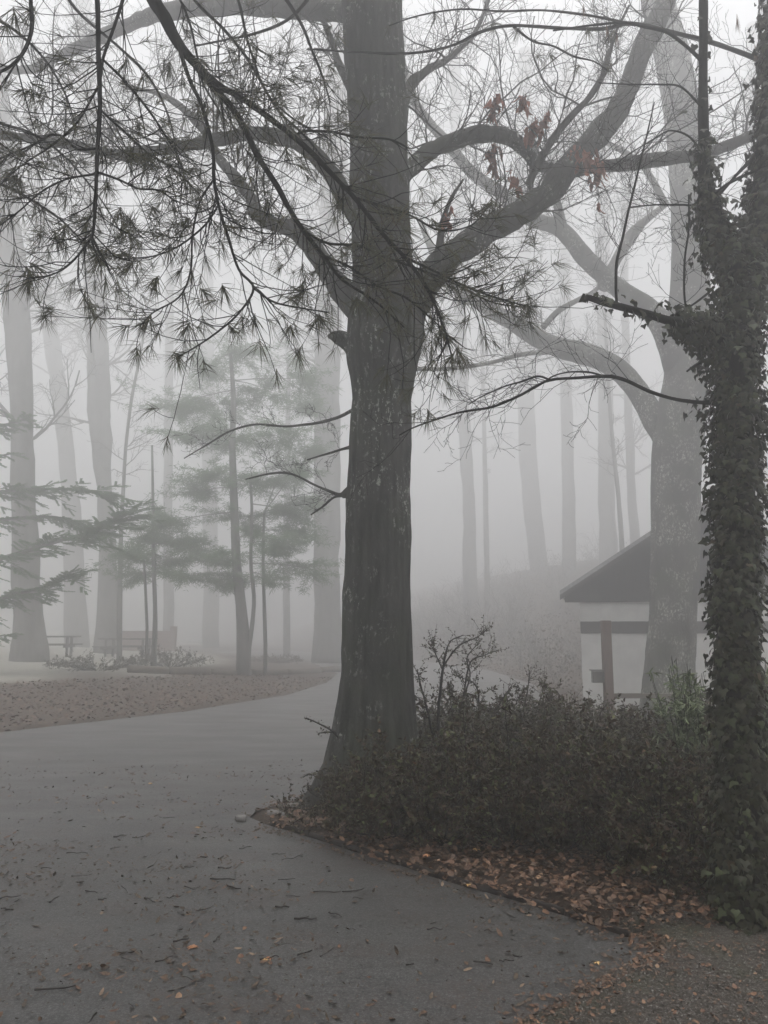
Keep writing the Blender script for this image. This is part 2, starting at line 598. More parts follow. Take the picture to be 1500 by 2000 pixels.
def terrain(X, Y):
    X = np.asarray(X, float); Y = np.asarray(Y, float)
    ins = inside(X, Y, road_poly)
    d = seg_dist(X, Y, road_poly)
    s = np.where(ins, -d, d)
    dL = seg_dist(X, Y, left_edge, False); dR = seg_dist(X, Y, right_edge, False)
    wl = sstep(-.5, .5, dR - dL) * (Y > 5)
    near = (Y < 4.3) & (X > .1) & (X < 4)
    sn = s + .05 * wob(np.stack([X, Y, 0 * X], -1), 5) + .03 * wob(np.stack([X, Y, 0 * X + 2], -1), 14)
    z = np.where(near, -0.02 + .040 * sstep(-.13, .04, sn), -0.03 + 0.055 * sstep(-.02, .10, s))
    z = z + wl * (0.40 * sstep(.2, 6.5, s) + 0.034 * np.maximum(s - 6.5, 0) * sstep(6, 12, s))
    z = z - .62 * (1 - wl) * sstep(.3, 2.2, s) * sstep(10.5, 16, Y) * (1 - sstep(27, 31, Y))
    toe = 5.4 - (Y - 20) * .26
    z = z + (1 - wl) * sstep(24, 62, Y) * sstep(0, 2.5, s) * np.minimum(.34 * np.maximum(X - toe, 0), 7)
    P = np.stack([X, Y, np.zeros_like(X)], -1)
    z = z + np.where(s > .1, .02 * wob(P, .9) + .012 * wob(P, 3.3) + .012, 0)
    return z, s, wl


def gz(x, y):
    return float(terrain(np.array([x]), np.array([y]))[0][0])


def axis(lo, hi, a, b, fine, grow_):
    out = list(np.arange(a, b, fine))
    s, x = fine, b
    while x < hi: out.append(x); s *= grow_; s = min(s, 4); x += s
    s, x, left = fine, a, []
    while x > lo: s *= grow_; s = min(s, 4); x -= s; left.append(x)
    return np.array(left[::-1] + out)


xs, ys = axis(-90, 90, -4, 4, .07, 1.06), axis(-16, 110, 3, 12, .07, 1.06)
GX, GY = np.meshgrid(xs, ys, indexing='xy')
GZ, GS, GW = terrain(GX, GY)
g = MB()
ny, nx = GX.shape
i, j = np.meshgrid(np.arange(ny - 1), np.arange(nx - 1), indexing='ij')
k = i * nx + j
g.add(np.stack([GX, GY, GZ], -1), quads=np.stack([k, k + 1, k + nx + 1, k + nx], -1).reshape(-1, 4))
ground = tag(g.build('ground', 'soil'), 'brown leaf covered soil and banks around the foggy drive', 'ground', kind='structure')
ca = ground.data.color_attributes.new('zone', 'FLOAT_COLOR', 'POINT')
# red: gravel path corner, green: pale lawn up beyond the left bank
grx = sstep(-.25, .1, (GX - (0.3)) * 1.0) * sstep(5.05, 4.2, GY + .0 * GX) * (GY > -20) * (GX > 0)
lawn = GW * sstep(0, 2.0, GS - 5.6 + 1.9 * sstep(14, 24, GY) + .8 * wob(np.stack([GX, GY, GZ], -1), .5))
cols = np.stack([grx * .75, lawn, np.zeros_like(GX), np.ones_like(GX)], -1).astype(np.float32)
ca.data.foreach_set('color', cols.ravel())

# road sheet: triangulated polygon laid above the hollow ground
import bmesh
bm = bmesh.new()
fine = []
for a, b in zip(road_poly, np.roll(road_poly, -1, 0)):
    n = max(1, int(np.hypot(*(b - a)) / .12)) if abs(a[0]) < 5 and 2 < a[1] < 12 else 3
    for t in range(n):
        p = a + (b - a) * t / n
        e = (.05 * wob(np.array([p[0], p[1], 0.0]), 4) + .03 * wob(np.array([p[0], p[1], 3.0]), 13)) if (2 < p[1] < 4.25 and p[0] > .2) else .008 * wob(np.array([p[0], p[1], 0.0]), 9)
        fine.append((p[0] + e, p[1] + e, .008))
vs = [bm.verts.new(p) for p in fine]
bm.faces.new(vs)
bmesh.ops.triangulate(bm, faces=bm.faces[:])
bm.normal_update()
for f in bm.faces:
    if f.normal.z < 0: f.normal_flip()
me = bpy.data.meshes.new('road')
bm.to_mesh(me); bm.free()
me.materials.append(M['asphalt'])
road = bpy.data.objects.new('road', me)
COL.objects.link(road)
tag(road, 'wet grey asphalt drive curving back into the fog', 'road', kind='structure')

# haze: one closed box of even air round everything
hz = MB(); hz.box((0, 47, 16.0), (196, 142, 37))
hm = bpy.data.materials.new('haze'); hm.use_nodes = True
hn = hm.node_tree.nodes; hn.remove(hn['Principled BSDF'])
pv = hn.new('ShaderNodeVolumePrincipled')
pv.inputs['Density'].default_value = FOG
pv.inputs['Color'].default_value = (.97, .97, .975, 1)
pv.inputs['Anisotropy'].default_value = 0.76
hm.node_tree.links.new(pv.outputs['Volume'], hn['Material Output'].inputs['Volume'])
M['haze'] = hm
tag(hz.build('haze', 'haze', smooth=False), 'pale grey morning fog filling the woods', 'fog', kind='stuff')

# ------------------------------------------------------------------ border edging and tip stones
e = empty('border_edging', (*flat(900, 1731), 0), 'dark low timber edging strip along the front of the planting bed', 'edging')
ep = [flat(1225, 1836), flat(1100, 1792), flat(985, 1757), flat(870, 1722), flat(780, 1693), flat(700, 1668), flat(600, 1636), flat(525, 1612)]
for a, b in zip(ep[:-1], ep[1:]):
    a, b = np.array(a), np.array(b)
    mid = (a + b) / 2 + np.array([0.015, .02]); L = np.linalg.norm(b - a)
    s = MB(); s.box((mid[0], mid[1], .012 + RNG.uniform(-.006, .006)), (L * .99, .026, .06), math.atan2(*(b - a)[::-1]) + RNG.normal(0, .006), 0, .008)
    s.build('board', 'edging_wood', e)
for i_, (px, py, sx, sy, lab) in enumerate([(545, 1598, .24, .07, 'long pale flat kerb stone at the tip of the planting bed'), (470, 1606, .10, .06, 'small pale stone lying on the asphalt beyond the bed tip'),
                                  (583, 1583, .22, .09, 'pale wedge stone behind the bed tip near the big trunk')]):
    x, y = flat(px, py)
    s = MB(); s.box((x, y, .03), (sx, sy, .06), -.5 + .3 * i_, .004, .015)
    tag(s.build('kerb_stone', 'kerb_stone'), lab, 'stone')


# ------------------------------------------------------------------ the big central oak
def trunk_px(rows, Y, mb, n=28, lump=.035, ls=4.0, ridge=.015, zlow=-.25, per=8, bulge=None):
    """rows: (py, left px, right px) from the foot up"""
    P, R = [], []
    for k, (py, a, b) in enumerate(rows):
        P.append(at((a + b) / 2, py, Y)); R.append(size_at(b - a, py, Y) / 2)
    P[0][2] = min(P[0][2], zlow + .05) if P[0][2] > zlow else P[0][2]
    d = (P[-1] - P[-2]) / max(P[-1][2] - P[-2][2], .01)
    return catmull(P, per), np.interp(np.linspace(0, 1, (len(P) - 1) * per + 1), np.linspace(0, 1, len(P)), R), d


OY = 7.5
bx, by, _ = at(712, 1560, OY)
oak = empty('oak_tree', (bx, by, 0), 'large dark oak in the middle standing at the tip of the shrub bed', 'tree')
rows = [(1600, 596, 850), (1560, 612, 842), (1520, 628, 828), (1470, 640, 820), (1400, 655, 811), (1300, 664, 806), (1200, 670, 803), (1080, 674, 802), (975, 675, 801),
        (880, 683, 801), (780, 687, 803), (720, 680, 812), (670, 675, 820), (610, 680, 812), (540, 690, 806), (450, 688, 800), (300, 685, 796), (180, 680, 793), (60, 670, 787), (-80, 664, 780)]
m = MB()
P, R, d = trunk_px(rows, OY, m)
top = P[-1]
more = [top + np.array([.02 * k * k, .05 * k, 1.6 * k]) for k in range(1, 8)]
P = np.vstack([P, more]); R = np.concatenate([R, R[-1] * np.linspace(.95, .35, 7)])
m.tube(P, R, 120, .03, 3.4, ridge=.016, furrow=.022)
# root flare buttresses
for a, L_, r_ in ((-2.7, .52, .16), (-1.9, .5, .15), (-.9, .5, .15), (.1, .5, .15), (1.2, .4, .14), (2.4, .45, .14)):
    c_ = np.array([bx, by, 0.0])
    dv = np.array([math.cos(a), math.sin(a), 0])
    m.tube(catmull([c_ + dv * .12 + [0, 0, .75], c_ + dv * .27 + [0, 0, .32], c_ + dv * L_ + [0, 0, .02], c_ + dv * (L_ + .3) + [0, 0, -.12]], 5),
           np.interp(np.linspace(0, 1, 16), [0, .4, 1], [r_ * 1.1, r_, r_ * .45]), 12, .08, 5)
# knob on the left side and the broken stub collar under the left fork
m.tube(catmull([at(700, 955, OY), at(682, 962, OY - .02), at(668, 968, OY)], 4), [.1, .095, .085, .08, .07, .06, .05, .04, .035], 10, .15, 14)
m.tube(catmull([at(715, 700, OY), at(680, 668, OY), at(655, 658, OY - .05), at(641, 656, OY - .05)], 4), np.linspace(.14, .018, 13), 10, .12, 12)
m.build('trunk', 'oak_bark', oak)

oak_limbs = [
    # pixel polyline with widths, depth start, depth end, twig density
    ([(735, 640, 95), (690, 590, 70), (645, 535, 56), (607, 480, 50), (572, 448, 44), (530, 438, 36), (500, 418, 34), (488, 385, 30), (458, 345, 28), (422, 300, 26), (395, 250, 22), (350, 205, 18), (300, 180, 12), (240, 170, 6)], 7.5, 9.6, 60),
    ([(745, 470, 60), (690, 415, 50), (650, 345, 42), (592, 283, 40), (550, 266, 36), (500, 261, 34), (430, 272, 32), (350, 286, 30), (290, 298, 28), (235, 305, 26), (180, 291, 24), (100, 276, 22), (0, 262, 22), (-90, 240, 18), (-200, 240, 12)], 7.5, 8.6, 80),
    ([(735, 80, 60), (670, 25, 50), (560, 16, 46), (440, 12, 42), (330, 22, 38), (260, 45, 34), (180, 80, 30), (100, 116, 24), (60, 134, 20), (10, 134, 16), (-80, 110, 12)], 7.6, 13.5, 60),
    ([(755, 700, 110), (800, 610, 74), (828, 562, 64), (868, 512, 58), (935, 462, 55), (1010, 420, 52), (1068, 380, 50), (1102, 335, 48), (1150, 280, 46), (1200, 222, 44), (1236, 150, 43), (1262, 80, 44), (1300, 5, 42), (1345, -70, 38), (1400, -160, 30)], 7.5, 9.6, 70),
    ([(1080, 345, 30), (1108, 335, 30), (1150, 326, 28), (1210, 322, 27), (1290, 311, 25), (1370, 304, 24), (1420, 286, 23), (1480, 260, 22), (1540, 238, 20), (1640, 220, 14)], 8.7, 8.2, 40),
    ([(760, 400, 40), (790, 345, 34), (830, 303, 33), (880, 276, 32), (940, 262, 32), (1000, 271, 30), (1032, 298, 27), (1052, 322, 24), (1100, 335, 16)], 7.45, 8.6, 40),
    ([(1032, 362, 16), (1040, 345, 16), (1052, 318, 15), (1080, 270, 15), (1120, 222, 14), (1150, 190, 13), (1176, 150, 11), (1190, 105, 9), (1205, 60, 7), (1230, 10, 5)], 8.4, 7.4, 30),
    ([(690, 800, 12), (660, 815, 8), (620, 826, 7), (560, 833, 6), (500, 829, 5.5), (450, 842, 5), (405, 868, 4), (360, 895, 3)], 7.5, 9.5, 14),
    ([(690, 872, 10), (665, 878, 6), (640, 886, 5), (600, 898, 3.5)], 7.5, 7.9, 5),
    ([(680, 965, 12), (662, 966, 7), (640, 958, 6), (610, 945, 5), (570, 926, 5), (530, 925, 4), (480, 936, 3)], 7.5, 8.3, 8),
    ([(670, 968, 8), (652, 972, 5), (630, 990, 4), (608, 1005, 3)], 7.5, 7.7, 4),
    ([(735, 350, 40), (705, 255, 26), (690, 190, 18), (660, 120, 14), (640, 60, 12), (600, -20, 9)], 7.6, 9.0, 30),
    ([(760, 380, 40), (795, 180, 22), (830, 140, 16), (880, 110, 12), (930, 60, 10), (960, -20, 8)], 7.6, 9.4, 34),
    ([(850, 530, 22), (860, 470, 15), (866, 430, 12), (880, 390, 8), (905, 350, 5)], 7.6, 7.4, 12),
]
for pp, Y0, Y1, nt_ in oak_limbs:
    P, R = path3(pp, Y0, Y1, 6)
    P = P + np.stack([wob(P + q_, 5) for q_ in (0, 20, 40)], -1) * np.minimum(R, .06)[:, None] * .16
    R = R * (1 + .07 * wob(P, 7)) * (.76 if pp[-1][0] < 400 else .95)
    m = MB(); m.tube(P, R, 18 if R[0] > .06 else 8, .09, 7, ridge=.03)
    limb = m.build('limb', 'oak_bark', oak)
    tw = MB()
    thick = pp[3][2] > 10
    for k in range(int(nt_ * .78)):
        f = RNG.uniform(.12, .99)
        p, t = at_frac(P, f)
        r0 = np.interp(f, np.linspace(0, 1, len(R)), R)
        s = RNG.normal(size=3) + np.array([0, -.1, .35]); s = norm(s - (s @ t) * t)
        L = RNG.uniform(.35, 1.15) if thick else RNG.uniform(.15, .5)
        grow(tw, p + s * r0 * .7, s * .8 + t * .6, L, min(r0 * .35, .009 if thick else .003), 2, .04, .42, 4, .95, .58, 6, n=3, rmin=.0017)
    # a few longer shoots
    if thick:
        for k in range(int(nt_ / 9)):
            p, t = at_frac(P, RNG.uniform(.3, 1)); s = RNG.normal(size=3); s[2] = abs(s[2]) * .7
            grow(tw, p, norm(s) + t * .5, RNG.uniform(1.2, 2.2), .014, 3, .06, .36, 4, .85, .5, 8, n=4, rmin=.0017)
    tw.build('twig_spray', 'twig_bark', limb)
# crown above the picture
cr = MB()
for k in range(14):
    z = RNG.uniform(8, 15); a = RNG.uniform(0, 6.28)
    q = np.array([bx + .2, by + .3, z])
    grow(cr, q, (math.cos(a), math.sin(a), .8), RNG.uniform(2.5, 4.5), .07, 3, .05, .25, 4, .8, .6, 8, n=5)
cr.build('crown', 'twig_bark', oak)


def oak_leaf_cluster(mb, p, n, spread, L=.14):
    n = int(n * 1.9)
    P = p + RNG.normal(size=(n, 3)) * np.array([spread * .45, spread * .3, spread * .7])
    D = RNG.normal(size=(n, 3)) * .35 + np.array([0, 0, -1])
    leaves(mb, P, D, RNG.uniform(.7, 1.15, n) * L, .42, .35, .3)


dl = MB()
for px, py, n_, sp, Y in ((970, 195, 11, .07, 7.6), (962, 215, 6, .05, 7.6), (1022, 198, 9, .065, 7.8), (1050, 245, 9, .07, 7.9), (1066, 228, 6, .05, 7.9), (1035, 262, 6, .05, 7.9), (965, 290, 11, .08, 8.0), (962, 325, 5, .05, 8.0), (1002, 340, 5, .05, 8.2), (1010, 362, 3, .03, 8.2),
                          (1120, 300, 11, .09, 8.4), (1150, 310, 13, .10, 8.3), (1168, 325, 11, .08, 8.3), (1162, 350, 5, .05, 8.3), (1170, 402, 2, .03, 8.3), (872, 425, 5, .05, 7.4), (880, 405, 3, .03, 7.4)):
    oak_leaf_cluster(dl, at(px, py, Y), n_, sp)
dl.build('dead_foliage', 'dead_leaf', oak)


# ------------------------------------------------------------------ ivy clad tree on the right
IY = 4.45
ix, iy = at(1447, 1770, IY)[:2]
ivt = empty('ivy_covered_tree', (ix, iy, 0), 'dark ivy covered forked trunk at the right edge of the bed', 'tree')
rows = [(1800, 1388, 1502), (1740, 1396, 1494), (1600, 1404, 1490), (1450, 1402, 1487), (1300, 1394, 1478), (1150, 1393, 1480), (1000, 1395, 1482), (850, 1392, 1480), (740, 1390, 1478), (660, 1394, 1482), (590, 1410, 1492), (530, 1420, 1506), (470, 1440, 1520), (380, 1462, 1530), (250, 1476, 1540), (120, 1486, 1548), (0, 1492, 1552), (-150, 1500, 1555)]
m = MB()
P, R, d = trunk_px(rows, IY, m)
P = np.vstack([P, [P[-1] + np.array([.05 * k, .06 * k, .9 * k]) for k in range(1, 7)]]); R = np.concatenate([R, R[-1] * np.linspace(.9, .4, 6)])
m.tube(P, R * .78, 20, .05, 8)
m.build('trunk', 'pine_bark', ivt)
TR = [(P, R * .78, 1.0)]
for pp, Y0, Y1, dens, nt_ in (
        ([(1450, 560, 60), (1425, 500, 46), (1400, 455, 40), (1385, 400, 34), (1376, 330, 26), (1374, 250, 21), (1373, 150, 18), (1374, 60, 17), (1374, -60, 16), (1378, -220, 13)], 4.45, 4.3, .5, 8),
        ([(1440, 680, 40), (1400, 650, 36), (1360, 634, 30), (1310, 627, 17), (1260, 612, 14), (1215, 600, 15), (1175, 589, 13), (1145, 580, 11)], 4.45, 4.0, .35, 0),
        ([(1205, 602, 6), (1203, 560, 6), (1205, 510, 6), (1217, 460, 5), (1228, 410, 5), (1245, 340, 4), (1262, 270, 3), (1278, 200, 2.5)], 4.1, 4.3, 0, 12),
        ([(1400, 785, 14), (1370, 786, 8), (1320, 780, 7), (1270, 765, 7), (1220, 742, 7), (1185, 735, 7), (1130, 738, 6), (1075, 742, 5.5), (1045, 756, 5.5), (1010, 775, 5), (960, 795, 5), (900, 805, 4.5), (850, 820, 4), (808, 835, 3), (780, 850, 2.5)], 4.45, 4.2, 0, 16),
        ([(1075, 742, 4), (1050, 735, 4), (1020, 745, 3.5), (985, 755, 3), (940, 775, 2.5), (915, 790, 2)], 4.3, 4.5, 0, 8),
        ([(1180, 735, 4), (1150, 727, 4), (1110, 727, 3), (1080, 735, 3), (1055, 752, 2.5)], 4.35, 4.4, 0, 5),
        ([(1470, 640, 10), (1480, 300, 10), (1440, 340, 6), (1410, 375, 5), (1395, 395, 5)][1:], 4.45, 4.3, 0, 3),
        ([(1395, 380, 6), (1420, 360, 6), (1460, 340, 6), (1500, 325, 6), (1560, 300, 5)], 4.3, 4.1, 0, 3),
        ([(1372, 120, 8), (1340, 90, 6), (1300, 62, 6), (1255, 52, 5), (1220, 44, 5), (1150, 50, 4), (1080, 60, 3)], 4.35, 4.8, 0, 12),
        ([(1372, 210, 5), (1330, 170, 4), (1290, 165, 3.5), (1240, 165, 3), (1170, 162, 2.5)], 4.35, 5.0, 0, 8),
        ([(1376, 340, 6), (1360, 395, 4), (1330, 400, 4), (1280, 400, 3), (1230, 405, 3)], 4.35, 4.6, 0, 7),
        ([(1380, 320, 5), (1350, 270, 4), (1310, 255, 3.5), (1280, 270, 3), (1230, 300, 2.5), (1190, 330, 2)], 4.35, 4.9, 0, 8),
        ([(1395, 560, 5), (1380, 575, 5), (1350, 597, 4), (1340, 600, 4), (1336, 560, 4), (1338, 500, 4), (1345, 450, 3.5), (1345, 380, 3)], 4.4, 4.3, 0, 9),
        ([(1385, 700, 6), (1360, 712, 5), (1342, 725, 4)], 4.4, 4.3, 0, 0),
        ([(1470, 660, 5), (1500, 655, 4), (1540, 650, 3)], 4.4, 4.3, 0, 2),
        ([(1480, 790, 8), (1500, 780, 7), (1540, 765, 5)], 4.4, 4.3, 0, 2)):
    P, R = path3(pp, Y0, Y1, 6)
    m = MB(); m.tube(P, np.maximum(R, .0035), 10 if R[0] > .03 else 6, .07, 9)
    limb = m.build('limb', 'pine_bark', ivt)
    if dens: TR.append((P, R, dens))
    if nt_:
        tw = MB()
        for k in range(nt_):
            p, t = at_frac(P, RNG.uniform(.2, .98))
            s = RNG.normal(size=3); s = norm(s - (s @ t) * t)
            grow(tw, p, s * .8 + t * .8, RNG.uniform(.18, .55), .0024, 2, .03, .4, 3, .8, .55, 5, n=3, rmin=.0011)
        tw.build('twig_spray', 'pine_bark', limb)
iv = MB()
for P, R, dens in TR:
    seg = np.linalg.norm(np.diff(P, axis=0), axis=1)
    for k in range(len(P) - 1):
        t = norm(P[k + 1] - P[k]); r = (R[k] + R[k + 1]) / 2
        z = P[k][2]
        if z > 6.5: break
        if dens == 1.0:
            cover = 1.0 if z < 3.6 else .7
            rag = .040 if z < 3.4 else .022
        else:
            fpos = k / len(P)
            cover = (.95 if fpos < .34 else (.22 if fpos < .5 else .03)) if len(P) > 50 else (.9 if fpos < .38 else .12)
            rag = .03
        rag *= .8 if z < 2.2 else 1
        n = int(seg[k] * 2 * math.pi * (r + .05) * 1900 * cover)
        if n < 1: continue
        a = RNG.uniform(0, 6.28, n); f = RNG.uniform(0, 1, n)[:, None]
        ref = norm(np.cross(t, [0, 1, .1])); b2 = np.cross(t, ref)
        O = ref * np.cos(a)[:, None] + b2 * np.sin(a)[:, None]
        C = P[k] + (P[k + 1] - P[k]) * f
        clump = wob((C + O * r), 9)[:, None]
        rr = r + .005 + np.abs(RNG.normal(0, rag, n))[:, None] * (.9 + .7 * np.maximum(clump, 0)) 
        pos = C + O * rr
        D = np.array([0, 0, -1.0]) + O * RNG.uniform(0, .8, (n, 1)) + RNG.normal(0, .35, (n, 3))
        keep = clump[:, 0] + RNG.normal(0, .5, n) > -1.0
        ivy_leaves(iv, pos[keep], D[keep], (O + RNG.normal(0, .35, (n, 3)))[keep], RNG.uniform(.026, .058, n)[keep])
# hanging curtain under the left stub and the fork
for px, py, L_ in ((1395, 500, .05), (1405, 520, .05), (1415, 525, .06), (1375, 490, .04), (1345, 650, .05), (1362, 665, .07), (1375, 680, .07), (1385, 690, .08), (1355, 655, .05), (1330, 645, .04), (1395, 590, .05), (1372, 300, .03), (1383, 350, .03)):
    c_ = at(px, py, 4.35); n = 42
    pos = c_ + RNG.normal(size=(n, 3)) * np.array([.028, .04, L_])
    ivy_leaves(iv, pos, np.array([0, 0, -1.0]) + RNG.normal(0, .3, (n, 3)), RNG.normal(size=(n, 3)) + [0, -1, 0], RNG.uniform(.025, .045, n))
iv.build('ivy', 'ivy_leaf', ivt)


# ------------------------------------------------------------------ white pine overhead: trunk out of frame, boughs hanging into view
PXY = (-4.6, 2.6)
pine = empty('pine_tree', (*PXY, 0), 'near white pine whose dark drooping boughs hang across the upper left', 'tree')
m = MB()
P = catmull([(PXY[0], PXY[1], -.2), (PXY[0], PXY[1], 2), (PXY[0] + .05, PXY[1], 6), (PXY[0] + .1, PXY[1] + .1, 12), (PXY[0] + .1, PXY[1], 20)], 8)
m.tube(P, np.linspace(.34, .12, len(P)), 20, .06, 5, ridge=.02)
m.build('trunk', 'pine_bark', pine)
boughs = [
    # (pixel polyline with widths, Y0, Y1, start joined to trunk?, side twigs, cluster chance along)
    ([(200, -160, 34), (270, -60, 31), (300, 0, 28), (322, 35, 25), (350, 88, 21), (392, 135, 15), (425, 165, 13), (465, 188, 12), (515, 222, 12), (570, 265, 11), (610, 300, 10), (650, 342, 10), (697, 392, 9), (750, 460, 9), (795, 508, 8), (835, 565, 7), (865, 635, 5), (885, 705, 3)], 3.6, 3.9, True, 34),
    ([(350, 88, 16), (385, 130, 15), (420, 175, 14), (450, 207, 13), (480, 255, 12), (503, 305, 12), (540, 362, 11), (565, 408, 10), (592, 450, 9), (632, 500, 8), (668, 546, 6), (732, 588, 4), (790, 640, 3)], 3.65, 4.0, False, 26),
    ([(345, 80, 9), (370, 155, 8), (395, 210, 7.5), (415, 290, 7), (418, 350, 7), (427, 402, 6), (446, 465, 6), (466, 526, 5), (495, 563, 5), (466, 612, 4), (420, 652, 4), (375, 682, 3), (348, 697, 2.5)], 3.6, 3.7, False, 18),
    ([(495, 563, 4), (535, 590, 4), (590, 602, 3), (640, 610, 3)], 3.7, 3.8, False, 5),
    ([(180, -120, 12), (190, 0, 10), (192, 100, 9.5), (195, 205, 8.5), (190, 300, 8), (186, 400, 7), (182, 450, 6), (173, 472, 5), (140, 512, 4), (105, 535, 3), (58, 545, 2.5)], 3.3, 3.4, True, 20),
    ([(255, -60, 7), (240, 0, 7), (222, 55, 6), (202, 112, 6), (195, 160, 5), (180, 190, 5), (150, 240, 4), (100, 285, 4), (40, 325, 3), (-20, 380, 3)], 3.35, 3.6, False, 12),
    ([(200, 115, 5), (245, 160, 5), (290, 215, 4.5), (320, 260, 4), (350, 310, 3.5), (365, 370, 3)], 3.35, 3.9, False, 9),
    ([(60, -120, 10), (60, 0, 8), (62, 55, 8), (48, 98, 7), (22, 128, 6), (-20, 150, 5), (-80, 180, 4)], 3.2, 3.0, True, 10),
    ([(190, 290, 5), (150, 290, 5), (110, 262, 4), (60, 285, 4), (0, 310, 4), (-40, 340, 3)], 3.4, 3.7, False, 9),
    ([(186, 335, 5), (230, 350, 4.5), (270, 368, 4), (310, 372, 4), (345, 395, 3)], 3.4, 3.8, False, 8),
    ([(186, 340, 5), (130, 350, 4), (80, 375, 3.5), (40, 410, 3), (0, 440, 3)], 3.4, 3.5, False, 8),
    ([(196, 215, 5), (240, 255, 4.5), (290, 300, 4), (345, 335, 4), (385, 375, 3)], 3.4, 4.1, False, 8),
    ([(340, -80, 7), (380, 0, 6), (435, 55, 6), (480, 110, 6), (512, 165, 5), (545, 218, 5), (590, 260, 4), (640, 320, 3)], 4.2, 4.7, True, 15),
    ([(430, -80, 6), (465, 0, 5.5), (482, 75, 5), (495, 115, 5), (520, 180, 4), (570, 230, 3.5), (640, 270, 3)], 4.4, 5.0, True, 12),
    ([(575, 265, 5), (600, 256, 5), (650, 258, 5), (700, 268, 4), (760, 272, 4), (800, 290, 3)], 3.9, 4.0, False, 8),
    ([(335, -20, 5), (352, 0, 5), (372, 50, 5), (385, 110, 4), (395, 160, 4), (440, 235, 3)], 4.0, 4.3, False, 6),
    ([(592, 450, 5), (640, 475, 5), (700, 480, 5), (760, 505, 4), (830, 530, 4), (900, 560, 4), (960, 590, 3), (1020, 600, 2.5)], 4.0, 4.2, False, 18),
    ([(690, 385, 5), (740, 400, 5), (800, 420, 4), (860, 450, 4), (920, 440, 3), (955, 402, 2.5)], 3.95, 4.1, False, 10),
    ([(795, 505, 5), (850, 530, 5), (900, 555, 4.5), (950, 575, 4), (1000, 590, 3), (1035, 600, 2.5)], 4.0, 4.1, False, 12),
    ([(632, 500, 5), (680, 520, 5), (740, 560, 4), (790, 580, 4), (840, 620, 3), (880, 660, 2.5)], 4.0, 3.9, False, 14),
    ([(418, 350, 4.5), (390, 395, 4), (376, 460, 4), (372, 530, 4), (350, 580, 3.5), (300, 610, 3), (275, 635, 2.5)], 3.7, 3.8, False, 10),
    ([(427, 400, 4), (400, 440, 4), (350, 480, 3.5), (300, 500, 3), (245, 505, 2.5)], 3.7, 3.9, False, 9),
    ([(1620, 170, 12), (1500, 124, 10), (1440, 100, 9), (1380, 80, 9), (1300, 60, 8), (1232, 46, 8), (1180, 56, 7), (1100, 55, 6), (1000, 50, 6), (940, 62, 6), (880, 90, 5), (800, 104, 5), (700, 102, 4), (600, 96, 3)], 5.6, 5.4, True, 26),
    ([(1230, 46, 5), (1150, 30, 5), (1060, 20, 4), (980, 22, 4), (900, 18, 3.5), (820, 30, 3), (760, 50, 2.5)], 5.5, 5.6, False, 18),
    ([(1000, 50, 5), (1040, 80, 4), (1080, 90, 4), (1120, 110, 4), (1160, 120, 3), (1190, 140, 3)], 5.5, 5.3, False, 12),
    ([(640, -60, 8), (600, 0, 7), (560, 40, 6), (500, 65, 5), (430, 80, 4), (380, 90, 3)], 5.4, 5.8, True, 14),
    ([(520, -60, 8), (560, 0, 7), (590, 50, 6), (610, 100, 5), (630, 150, 4), (645, 200, 3)], 5.2, 5.0, True, 14),
    ([(-40, 20, 7), (30, 60, 6), (90, 120, 5), (130, 190, 4), (150, 260, 3)], 4.6, 5.0, True, 12),
    ([(-80, 200, 7), (0, 240, 6), (60, 260, 5), (120, 300, 4), (190, 380, 3), (240, 460, 2.5)], 4.6, 5.0, True, 14),
    ([(-80, 350, 7), (0, 360, 6), (60, 390, 5), (120, 430, 4), (170, 480, 3), (210, 500, 2.5)], 4.4, 4.6, True, 14),
    ([(100, -60, 8), (150, 20, 6), (230, 90, 5), (290, 150, 5), (330, 230, 4), (350, 330, 3)], 5.2, 5.6, True, 16),
]
NL = .125
